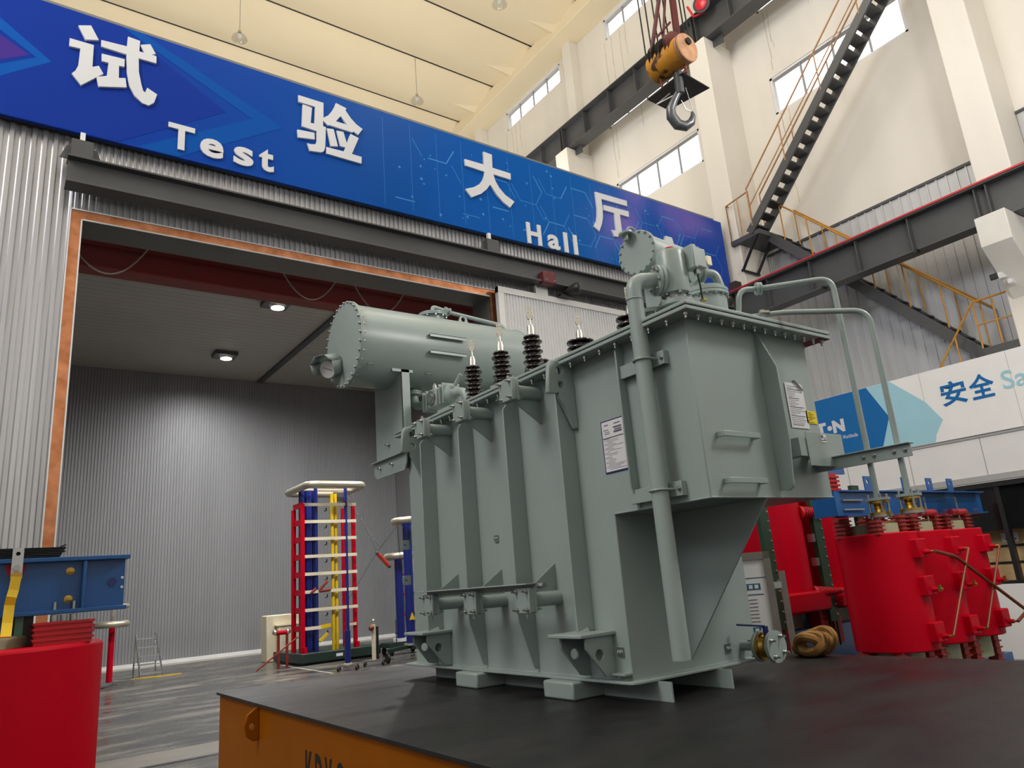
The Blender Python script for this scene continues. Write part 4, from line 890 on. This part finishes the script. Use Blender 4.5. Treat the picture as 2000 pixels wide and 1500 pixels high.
for x in (7.8, 10.4): MB().cyl((x, 4.3, .12), (x, 4.4, .12), .12).build('wheel', BLACK, ra)
def rod(pts, r, name): MB().tube(fillet(pts, .06), r, 10).build(name, COPROD, ra)
rod([(8.08, 3.86, 1.77), (8.5, 3.86, 1.70), (8.75, 3.86, 1.58), (9.78, 3.80, 1.03), (9.62, 3.86, .93)], .018, 'delta_rod')
rod([(8.85, 3.86, 1.77), (8.08, 3.86, .93)], .013, 'delta_rod'); rod([(9.63, 3.86, 1.77), (8.85, 3.86, .93)], .013, 'delta_rod')

rbt = thing('dry_type_transformer', 'darker red dry transformer with ribbed horizontal cones behind the notice board', 'transformer', (8.3, 6, 0))
for i in range(2):
    cx, cy = 7.85+i*1.12, 6.3
    wn = MB().plate((0, 0, 1.15), UX, (0, 1, 0), [(cx-.48*math.cos(PI*k/14), cy-.2-.42*math.sin(PI*k/14)) for k in range(15)]+[(cx+.48*math.cos(PI*k/14), cy+.3+.4*math.sin(PI*k/14)) for k in range(15)], 1.45).build('winding', RED, rbt, bevel=.02)
    MB().box(cx-.45, cy-.66, 1.15, cx+.45, cy-.3, 1.40).build('winding_skirt', RED, wn, bevel=.03)
    for z in (2.38, 1.37):
        cn = [(0, .085)]
        for q in range(11): cn += [(.03+q*.036, .085-.005*q), (.045+q*.036, .085-.005*q), (.047+q*.036, .062-.004*q), (.064+q*.036, .062-.004*q)]
        MB().lathe((cx+.22, cy-.56, z), (.93, -.36, 0), cn+[(.45, .01), (.52, .01)], 18).build('terminal_cone', REDD, wn)
    for z in (2.05, 1.75): MB().box(cx+.30, cy-.64, z-.05, cx+.36, cy-.56, z+.05).build('tap_link', STEEL, wn)
    MB().box(cx-.2, cy-.35, .95, cx+.2, cy+.3, 1.16).build('inner_cylinder', GLASSF, rbt)
    for dx in (-.42, .42):
        sk = MB().box(cx+dx-.08, cy-.52, .72, cx+dx+.08, cy-.36, 1.3)
        for q in range(6): sk.box(cx+dx-.09, cy-.53, .75+q*.06, cx+dx+.09, cy-.35, .78+q*.06)
        sk.build('insulator_block', REDD, rbt)
    sk = MB().box(cx-.4, cy-.4, 2.6, cx+.4, cy-.1, 2.95)
    for q in range(5): sk.box(cx-.42, cy-.43, 2.64+q*.06, cx+.42, cy-.08, 2.67+q*.06)
    sk.build('insulator_block', REDD, rbt)
for x in (7.30, 8.42, 9.5):
    gs = MB().box(x-.09, 5.72, 1.0, x+.09, 5.78, 2.75).build('spacer_channel', GREENS, rbt)
    for q in range(14): put('bolt', BOLTS, gs, (x+.06, 5.72, 1.08+q*.12), (0, -1, 0))
    for d in (-.07, .07): MB().cyl((x+d, 5.75, .7), (x+d, 5.75, 1.05), .012).build('tie_rod', GREENS, gs)
MB().box(7.0, 5.8, .3, 9.8, 6.8, .95).build('base_frame', BLUE, rbt, bevel=.01); MB().box(7.2, 5.95, 2.95, 9.7, 6.0, 3.3).build('clamp_beam', BLUE, rbt)
MB().box(7.3, 6.2, .9, 9.6, 6.6, 3.2).build('core', DARK, rbt)
for x in (7.3, 9.5): MB().cyl((x, 5.9, .15), (x, 6.0, .15), .15).build('wheel', BLACK, rbt)

rbt.location.x += .6

# notice board, sling, crate, camera
nb = thing('notice_board', 'white notice board in a grey profile frame at the platform edge', 'notice board', (6.3, 4.8, 0))
BO = V((6.27, 4.79, .34)); bu = V((.60, -.80, 0)).normalized(); bn_ = V((0, 0, 1)).cross(bu)
def bpl(name, m, u0, z0, u1, z1, th, off=0, par=nb): return MB().plate(BO+bu.cross(V((0, 0, 1)))*off, bu, UZ, [(u0, z0), (u1, z0), (u1, z1), (u0, z1)], -th).build(name, m, par)
pn = bpl('panel', PAPER, -.30, .35, .125, 1.49, .02, .012); bpl('frame_rail', GREYP, -.34, 1.49, .19, 1.56, .05, .03); bpl('frame_post', GREYP, .125, -.3, .19, 1.56, .05, .03); bpl('frame_post', GREYP, -.38, -.3, -.32, 1.56, .05, .03)
bpl('support_post', GREYP, .25, -.3, .31, 1.36, .05, -.05); bpl('joint_block', ALU, .18, 1.2, .26, 1.26, .05, -.02)
for z0, z1 in ((1.20, 1.26), (.80, .85)):
    k = bpl('heading_strip', TEALM, -.22, z0, .06, z1, .001, .014, pn)
    for q in range(4): bpl('heading_character', PAPER, -.16+q*.055, z0+.012, -.125+q*.055, z1-.012, .001, .0155, pn)
bpl('blue_rule', TEALM, -.25, 1.31, .125, 1.318, .001, .014, pn); bpl('blue_rule', TEALM, -.2, 1.15, .08, 1.16, .001, .014, pn)
lines('printed_lines', INK, pn, BO+bu.cross(V((0, 0, 1)))*.0145, bu, UZ, [(-.19, .90+i*.034, .20, .006) for i in range(7)]+[(-.21, .89+i*.034, .012, .02) for i in range(7)], -.001)
lines('printed_lines', mat('pink_print', (176, 120, 140), .7, var=0), pn, BO+bu.cross(V((0, 0, 1)))*.0145, bu, UZ, [(-.15, .72, .17, .012)]+[(-.19, .50+i*.03, .2, .004) for i in range(7)], -.001)
sl = thing('lifting_sling', 'brown canvas sling coiled on the far edge of the black deck', 'sling', (5.78, 3.92, 1.0))
for i in range(7):
    c = V((5.78+.02*math.sin(i*2.1), 3.92, 1.03)); pts = []
    r0 = .035+.016*i; 
    for k in range(28):
        a = 2*PI*k/28; pts.append(c+V((.07*math.cos(a*2+i)*.4+.02*(i-3), (r0+.05)*math.cos(a+.2*i), max(.006, .075+(.075+.006*i)*math.sin(a+.1*i)*(.8+.2*math.sin(i*3.3))))))
    MB().tube(pts, .036, 8, True).build('sling_turn', ROPE, sl)
ct = thing('plywood_crate', 'plywood crate with black straps seen through the office opening', 'crate', (14.4, 5.2, 0))
MB().box(14.0, 4.3, 0.0, 14.78, 6.05, 2.02).build('box', PLY, ct, bevel=.01)
for z in (1.72, 1.45): MB().box(13.99, 4.3, z, 14.0, 6.05, z+.04).build('strap', BLACK, ct)
MB().box(13.985, 5.3, 1.80, 14.0, 5.55, 1.95).build('crate_label', PAPER, ct)
lines('label_print', BLACKINK, ct, (13.984, 5.53, 1.80), (0, -1, 0), UZ, [(.04+i*.035, .03, .02, .03) for i in range(5)])
sc2 = MB().box(14.45, 4.55, 6.22, 14.83, 4.62, 6.30).box(14.78, 4.5, 6.18, 14.83, 4.67, 6.34)
so2 = thing('security_camera', 'small security camera with dark lens on the white column', 'camera', (14.8, 4.6, 6.3))
sc2.build('bracket', WFRAME, so2); MB().bar((14.35, 4.75, 6.38), (14.55, 4.65, 6.42), .12, .11).build('housing', WFRAME, so2, bevel=.01); MB().box(14.31, 4.70, 6.33, 14.35, 4.83, 6.44).build('lens_hood', BLACK, so2, bevel=.01)

# ================================================================ SAFETY SIGN
sg = thing('safety_sign', 'white and blue safety sign with Chinese characters running along the office wall top', 'sign', (13.5, 5, 3.6))
SXX = 13.52; UY = (0, -1, 0)
MB().box(SXX, -4, 3.58, SXX+.03, 8.9, 4.855).build('board', SIGNW, sg)
def sdec(name, m, pts, off): MB().plate((SXX-off, 0, 0), UY, UZ, [(-y, z) for y, z in pts], .001).build(name, m, sg)
sdec('pale_hexagon', SIGNC, [(8.0, 3.59), (6.02, 3.59), (5.98, 3.72), (5.82, 3.95), (6.04, 4.32), (6.59, 4.85), (8.0, 4.85)], .002)
sdec('blue_arrow', SIGNB, [(8.88, 3.59), (7.0, 3.59), (6.73, 4.21), (7.05, 4.85), (8.88, 4.85)], .004)
for ch, a, b2 in (('安', 5.76, 5.34), ('全', 5.29, 4.90)):
    text(ch, 'character', SIGNB, sg, (SXX-.002, a, 4.16), UY, UZ, a-b2, .42, .003, .022)
text('Safety', 'lettering', SIGNC, sg, (SXX-.002, 4.78, 4.13), UY, UZ, 1.05, .40, .003, .008)
for ch, a, ww in (('E', 8.46, .17), ('T', 8.22, .22), ('N', 7.865, .25)):
    text(ch, 'logo_letter', WLET, sg, (SXX-.006, a, 4.13), UY, UZ, ww, .25, .003, .06)
for yy in (8.25, 7.93): MB().cyl((SXX-.004, yy, 4.245), (SXX-.010, yy, 4.245), .05).build('logo_dot', WLET, sg)
text('Powering Business Worldwide', 'small_lettering', WLET, sg, (SXX-.006, 8.22, 3.955), UY, UZ, .83, .10, .002, .004)
for yy in (6.05, 4.63): MB().box(SXX-.001, yy, 3.6, SXX, yy+.006, 4.85).build('panel_joint', bpy.data.materials['panel_joint_grey'], sg)

# ================================================================ HOOK BLOCK
hk = thing('crane_hook_block', 'yellow rusty crane hook block with black plate and big steel hook hanging on ropes', 'crane hook', (6.4, 4.85, 7.0))
HC = V((6.40, 4.86, 7.85))
MB().lathe(HC+V((0, .30, .02)), (0, -1, -.05), [(0, .15), (.02, .175), (.14, .178), (.145, .182), (.18, .182), (.185, .178), (.43, .178), (.44, .182), (.48, .182), (.49, .17)], 36).build('drum_casing', RUST, hk)
ce = MB().lathe(HC+V((0, -.19, -.005)), (0, -1, -.05), [(0, .18), (.02, .185), (.03, .185), (.032, .175), (.045, .175), (.047, .185), (.06, .18), (.068, .02)], 36).build('end_cap', RUSTC, hk)
MB().lathe(HC+V((.0, -.255, .06)), (0, -1, 0), [(0, .045), (.03, .045), (.032, .03), (.02, .0)], 16).build('cap_hub', RUBBER, ce)
for i, yy in enumerate((.22, .10, -.04)): MB().lathe(HC+V((.02, yy, .10)), (0, -1, 0), [(0, .2), (.012, .22), (.03, .19), (.05, .19), (.068, .22), (.08, .2)], 36).build('sheave', MAROON if i == 2 else RUBBER, hk)
hp_ = MB().plate((0, 0, 7.60), UX, (0, 1, 0), [(6.43, 5.36), (6.84, 5.38), (6.97, 4.80), (6.44, 4.765)], .014).build('guard_plate', BLACK, hk)
MB().cyl(HC+V((.06, .0, -.16)), (6.50, 4.90, 7.42), .055).build('swivel', DARK, hk)
for dx, dy in ((-.02, .2), (.02, -.15)): MB().cyl(HC+V((dx, dy, -.15)), HC+V((dx, dy, -.30)), .016).build('bracket_bolt', COPROD, hk)
MB().tube([(6.49, 4.91, 7.45), (6.455, 4.97, 7.345), (6.43, 5.02, 7.25), (6.44, 5.035, 7.155), (6.515, 5.02, 7.055), (6.60, 4.97, 7.03), (6.655, 4.92, 7.075), (6.668, 4.89, 7.15), (6.655, 4.885, 7.205)], [.04, .045, .058, .066, .068, .062, .05, .034, .014], 16).build('hook', STEEL if False else mat('worn_hook_steel', (112, 114, 118), .38, .7, var=.25, scale=12), hk)
MB().tube([(6.50, 4.90, 7.32), (6.56, 4.90, 7.22), (6.64, 4.89, 7.2)], .006, 6).build('safety_catch', STEEL, hk); MB().tube([(6.57, 4.86, 7.50), (6.66, 4.88, 7.24)], .005, 6).build('catch_rod', STEEL, hk)
MB().bar((6.40, 5.2, 7.42), (6.52, 4.95, 7.46), .012, .012).bar((6.40, 5.2, 7.42), (6.5, 5.05, 7.52), .012, .012).build('guide_wire', STEEL, hk)
for i, (x, y) in enumerate(((6.21, 5.10), (6.26, 5.04), (6.33, 4.98), (6.37, 4.93), (6.42, 4.88), (6.44, 4.76), (6.56, 4.74), (6.58, 4.70))):
    MB().cyl((x, y, 7.95), (x, y, 16.6), .009, n=8).build('wire_rope', RUBBER, hk)
mf = MB()
A, B_ = V((6.26, 5.05, 8.02)), V((6.41, 4.74, 8.02)); T = V((6.38, 4.72, 9.3))
mf.bar(A, (6.34, 4.80, 8.9), .05, .03); mf.bar((6.34, 4.80, 8.9), (6.36, 4.76, 9.5), .05, .03); mf.bar(V((6.46, 4.78, 8.1)), (6.42, 4.70, 9.5), .07, .05); mf.bar((6.36, 4.93, 8.1), (6.40, 4.76, 9.0), .03, .02); mf.bar((6.30, 4.97, 8.2), (6.40, 4.80, 8.35), .02, .02)
mf.build('cheek_frame', MAROON, hk)
bl = thing('red_signal_lamp', 'red round lamp with black rim hung on the high crane beam', 'lamp', (14.7, 9.95, 16.5))
MB().lathe((14.78, 9.95, 16.62), (-1, -.3, -.3), [(0, .2), (.05, .24), (.1, .24), (.1, .17)], 28).build('rim', BLACK, bl); MB().lathe((14.72, 9.94, 16.60), (-1, -.3, -.3), [(0, .18), (.06, .16), (.08, .1), (.09, 0)], 24).build('lens', REDL, bl)
MB().bar((14.8, 10.45, 16.95), (14.8, 10.3, 16.5), .07, .05).bar((14.8, 10.3, 16.5), (14.85, 9.95, 16.42), .04, .04).build('arm', REDL, bl)

# ================================================================ TEST HALL EQUIPMENT
ig = thing('impulse_generator', 'tall impulse generator tower of red, blue and yellow posts under a corona ring', 'test equipment', (8.6, 22, 0))
MB().box(7.53, 21.25, .06, 9.95, 23.75, .32).build('base', GREENB, ig, bevel=.02); MB().box(7.7, 21.4, 0, 9.8, 23.6, .06).build('base_feet', BLACK, ig)
MB().box(8.55, 21.245, .15, 8.75, 21.25, .23).build('rating_plate', PAPER, ig)
for x, y, r_, m_, z1 in ((7.62, 21.40, .055, REDBEAM, 4.52), (7.62, 22.15, .055, REDBEAM, 4.42), (9.3, 21.6, .05, REDBEAM, 4.55), (9.3, 22.4, .05, REDBEAM, 4.5)):
    MB().box(x-r_, y-r_, .3, x+r_, y+r_, z1).build('red_post', RED, ig)
for x, y, r_ in ((8.05, 21.45, .055), (8.0, 22.0, .13), (8.22, 22.1, .13), (7.78, 21.9, .09), (8.98, 21.4, .05)): MB().cyl((x, y, .3), (x, y, 5.0), r_, n=16).build('blue_column', NAVY, ig)
for x, y in ((8.58, 21.5), (8.71, 21.55)): MB().cyl((x, y, .3), (x, y, 4.85), .048, n=14).build('yellow_column', YTUBE, ig)
for k in range(8):
    z = .98+.503*k
    if k != 0: MB().box(7.65, 21.36, z-.045, 9.3, 21.40, z+.045).build('ivory_bar', IVORY, ig)
    else: MB().box(7.65, 21.36, z-.045, 8.15, 21.40, z+.045).build('ivory_bar', IVORY, ig); MB().box(9.0, 21.5, z-.04, 9.3, 21.54, z+.04).build('ivory_bar', IVORY, ig)
    MB().box(7.60, 21.40, z-.08, 7.64, 22.15, z+.08).build('red_bar', RED, ig); MB().box(8.95, 21.58, z-.02, 9.35, 21.64, z+.06).build('red_bar', RED, ig)
    MB().tube([(8.36, 21.4, z-.1), (8.36, 21.4, z-.18), (8.30, 21.4, z-.19)], .02, 6).build('switch_hook', BLACK, ig)
rg = [V((7.62, 22.85, 5.02)), V((7.6, 20.75, 5.02)), V((9.33, 20.75, 5.02)), V((9.45, 22.95, 5.02))]
def ringpath(P, r, n=8):
    out = []
    for i in range(len(P)):
        a, b2, c = P[i-1], P[i], P[(i+1) % len(P)]; p, q = b2+(a-b2).normalized()*r, b2+(c-b2).normalized()*r
        for k in range(n+1): t = k/n; out.append(p*(1-t)**2+b2*2*t*(1-t)+q*t*t)
    return out
MB().tube(ringpath(rg, .3), .105, 16, True).build('corona_ring', RINGM, ig)
MB().bar((7.7, 21.6, 4.98), (9.4, 21.6, 4.98), .08, .06).bar((7.7, 22.3, 4.98), (9.4, 22.3, 4.98), .08, .06).build('top_frame', IVORY, ig)
MB().box(8.8, 21.9, 4.6, 9.2, 21.95, 4.95).build('top_box', DARK, ig)
for p, q in (((8.1, 21.35, 2.0), (8.35, 21.35, 2.25)), ((8.1, 21.35, 1.98), (8.45, 21.35, 2.02)), ((7.85, 21.35, 1.95), (8.0, 21.35, 2.08))): MB().cyl(p, q, .035, n=10).build('resistor', REDBEAM, ig)
MB().bar((8.1, 21.4, .98), (8.45, 21.4, 1.02), .06, .1).bar((8.1, 21.35, .6), (8.35, 21.35, .8), .05, .08).build('yellow_arm', YTUBE, ig)
for p in ((7.66, 21.32), (9.32, 21.5)): MB().cyl((p[0], p[1], .32), (p[0], p[1], .48), .06).build('red_insulator', RED, ig)
MB().tube([(8.95, 21.2, 4.7), (9.4, 20, 3.1)], .006, 5).build('wire', BLACK, ig)
cc = thing('charging_cabinet', 'cream coloured charging cabinet behind the red posts of the tower', 'cabinet', (7.95, 23.9, 0))
MB().box(7.42, 24.05, 0.0, 8.55, 24.6, 1.39).build('body', IVORY, cc, bevel=.03); MB().box(7.7, 23.82, .1, 8.45, 24.05, 1.05).build('tank', IVORY, cc, bevel=.05); MB().box(7.65, 23.8, 1.05, 8.5, 24.05, 1.09).build('lid', IVORY, cc)
sg2 = thing('sphere_gap', 'horizontal red tube with silver spheres on red posts left of the tower', 'test equipment', (7.1, 21.6, 0))
MB().cyl((6.93, 21.6, .94), (7.22, 21.6, .94), .06).build('tube', RED, sg2)
for x in (6.9, 7.27): MB().sphere((x, 21.6, .96), .075).build('sphere', SILVER, sg2)
for x in (7.0, 7.24): MB().box(x-.03, 21.57, 0.0, x+.03, 21.63, .9).build('post', REDBEAM, sg2)
tag(MB().cyl((6.30, 21.3, .03), (7.42, 21.2, .80), .022, n=8).build('earthing_stick', REDBEAM), 'dark red earthing stick leaning on the impulse generator base', 'stick')
def caster_base(t, x, y, r):
    for a in (.3, 1.87, 3.44, 5.0):
        p = V((x+r*math.cos(a), y+r*math.sin(a), .1)); MB().bar((x, y, .12), p+V((0, 0, .02)), .05, .03).build('foot_arm', GREYP, t)
        MB().cyl(p+V((-.015, 0, -.05)), p+V((.015, 0, -.05)), .05, n=12).build('caster', RUBBER, t)
bd = thing('divider_post', 'short blue divider post on casters before the tower base', 'test equipment', (7.75, 18.5, 0))
MB().cyl((7.75, 18.5, .12), (7.75, 18.5, .95), .075).build('column', NAVY, bd); MB().cyl((7.75, 18.5, .12), (7.75, 18.5, .17), .1).build('collar', IVORY, bd); caster_base(bd, 7.75, 18.5, .32)
sp = thing('sphere_post', 'ivory post with a copper sphere and silver ball on casters', 'test equipment', (8.6, 18.8, 0))
MB().cyl((8.6, 18.8, .12), (8.6, 18.8, 1.02), .055).build('post', IVORY, sp); MB().sphere((8.6, 18.8, 1.10), .055).build('silver_ball', SILVER, sp)
MB().sphere((8.52, 18.75, .93), .075).build('copper_ball', COPROD, sp); MB().cyl((8.52, 18.75, .93), (8.6, 18.8, .95), .03).build('ball_stem', SILVER, sp)
MB().cyl((8.73, 18.85, .12), (8.73, 18.85, .95), .035).build('dark_rod', RUBBER, sp); MB().bar((8.6, 18.8, 1.0), (8.73, 18.85, .98), .03, .03).build('cross_bar', SILVER, sp); caster_base(sp, 8.6, 18.8, .33)
def torus(c, R, r, m, par, name='corona_ring'):
    c = V(c); return MB().tube([c+V((R*math.cos(2*PI*i/36), R*math.sin(2*PI*i/36), 0)) for i in range(36)], r, 14, True).build(name, m, par)
dv1 = thing('voltage_divider', 'blue voltage divider with yellow warning mark on a wheeled dark trolley', 'test equipment', (9.8, 19.0, 0))
MB().cyl((9.80, 19.0, .42), (9.80, 19.0, 3.7), .13).build('column', NAVY, dv1); torus((9.85, 19.0, 3.72), .40, .095, RINGM, dv1); MB().cyl((9.8, 19, .36), (9.8, 19, .42), .2).build('collar', RINGM, dv1)
MB().plate((9.70, 18.86, 1.03), (.86, -.5, 0), UZ, [(0, 0), (.16, 0), (.08, .2)], .004).build('warning_mark', YTUBE, dv1)
for a in (.5, 3.4, 4.6, 5.7):
    d = V((math.cos(a), math.sin(a), 0)); p = V((9.8, 19, .30))+d*.85
    MB().bar((9.8, 19, .34), p, .12, .09).build('trolley_arm', GREENB, dv1)
    MB().bar(p, p-V((0, 0, .15)), .06, .04).build('fork', GREYP, dv1); MB().cyl(p+V((-.03, 0, -.18)), p+V((.03, 0, -.18)), .12, n=18).build('wheel', RUBBER, dv1)
MB().cyl((9.8, 18.9, .38), (10.0, 18.9, .38), .11).build('red_drum', REDBEAM, dv1)
for dx in (-.35, .35): MB().tube([(9.85+dx, 19, 3.7), (9.8+dx*.3, 19, .5)], .006, 5).build('stay_wire', BLACK, dv1)
dv2 = thing('voltage_divider', 'second blue voltage divider with lower ring just behind the trolley', 'test equipment', (10.5, 21, 0))
MB().cyl((10.5, 21, .45), (10.5, 21, 2.8), .13).build('column', NAVY, dv2); torus((10.55, 21, 2.85), .40, .10, RINGM, dv2); MB().box(9.95, 20.7, .22, 11.1, 21.3, .36).build('trolley', GREENB, dv2); MB().cyl((10.5, 21, .36), (10.5, 21, .45), .24).build('collar', WFRAME, dv2)
for x in (10.05, 11.0):
    for y in (20.75, 21.25): MB().cyl((x-.03, y, .11), (x+.03, y, .11), .11, n=16).build('wheel', RUBBER, dv2)
MB().cyl((10.2, 20.72, .3), (10.2, 20.72, 1.0), .012).sphere((10.2, 20.72, .62), .03).build('earth_rod', RUBBER, dv2)
dv3 = thing('resistor_stack', 'ivory and red framed stack half hidden behind the transformer end', 'test equipment', (11.5, 21.6, 0))
MB().box(11.2, 21.5, 0, 11.35, 21.65, 3.0).build('post', IVORY, dv3); MB().box(12.6, 21.5, 0, 12.75, 21.65, 3.0).build('post', IVORY, dv3)
for z in (.5, 1.1, 1.7, 2.3): MB().box(10.9, 21.5, z-.04, 12.75, 21.56, z+.04).build('red_bar', RED, dv3)
rs_ = thing('hanging_resistor', 'orange red resistor tube hanging on wires between tower and divider', 'resistor', (9.5, 20, 2.7))
MB().cyl((9.33, 20, 2.92), (9.70, 20, 2.53), .055).build('tube', REDBEAM if False else mat('orange_red_tube', (204, 62, 34), .4, var=.05), rs_)
for q in ((9.33, 20, 2.92), (9.70, 20, 2.53)): MB().sphere(q, .06, 10).build('end_cap', DARK, rs_)
for q in ((8.8, 20.9, 4.92), (9.72, 19.45, 3.62), (8.9, 21.1, 1.7)): MB().tube([(9.33, 20, 2.95), q], .006, 5).build('wire', BLACK, rs_)
al = thing('step_ladder', 'small aluminium A frame ladder by the back wall of the hall', 'ladder', (4.15, 24.7, 0))
a0, a1, b0, b1 = V((3.98, 24.45, 0)), V((4.58, 24.45, 0)), V((3.88, 25.05, 0)), V((4.48, 25.05, 0)); t0, t1 = V((3.84, 24.65, 1.2)), V((4.36, 24.65, 1.2))
for p, q in ((a0, t0), (a1, t1), (b0, t0), (b1, t1)): MB().bar(p, q, .04, .03).build('rail', ALU, al)
for k in range(5):
    f = (k+.4)/5; MB().bar(a0.lerp(t0, f), a1.lerp(t1, f), .05, .03).build('rung', ALU, al)
    if k < 2: MB().bar(b0.lerp(t0, f), b1.lerp(t1, f), .03, .02).build('brace', ALU, al)
tag(MB().bar((3.7, 24.2, .015), (5.0, 24.1, .015), .06, .02).bar((3.8, 24.25, .012), (4.4, 23.95, .012), .05, .02).build('yellow_hose', YTUBE), 'yellow strip lying on the floor before the small ladder', 'strip')
cr_ = thing('corona_stand', 'red post stand with metal corona rings behind the left red transformer', 'test equipment', (3.05, 23.0, 0))
MB().cyl((3.0, 23, .1), (3.0, 23, 1.5), .075).build('post', RED, cr_); torus((2.98, 23, 1.55), .36, .085, RINGM, cr_); torus((2.98, 23, 2.0), .36, .06, RINGM, cr_); MB().cyl((3.0, 23, 1.5), (3.0, 23, 2.05), .04).build('rod', RINGM, cr_)
MB().bar((2.6, 23.3, .06), (3.6, 23.0, .06), .12, .07).bar((2.75, 22.6, .06), (3.25, 23.5, .06), .12, .07).build('foot', ALU, cr_)
mb = MB()
for i in range(40):
    f = i/40; x, y = 7.35-.12*f, 22.3-4.2*f; mb.box(x-.02, y, .002, x+.05, y+.055, .004)
o = struct(mb.build('trim_11', mat('floor_tape_dots', (206, 200, 186), .5, var=0)), 'dotted white tape on the hall floor')
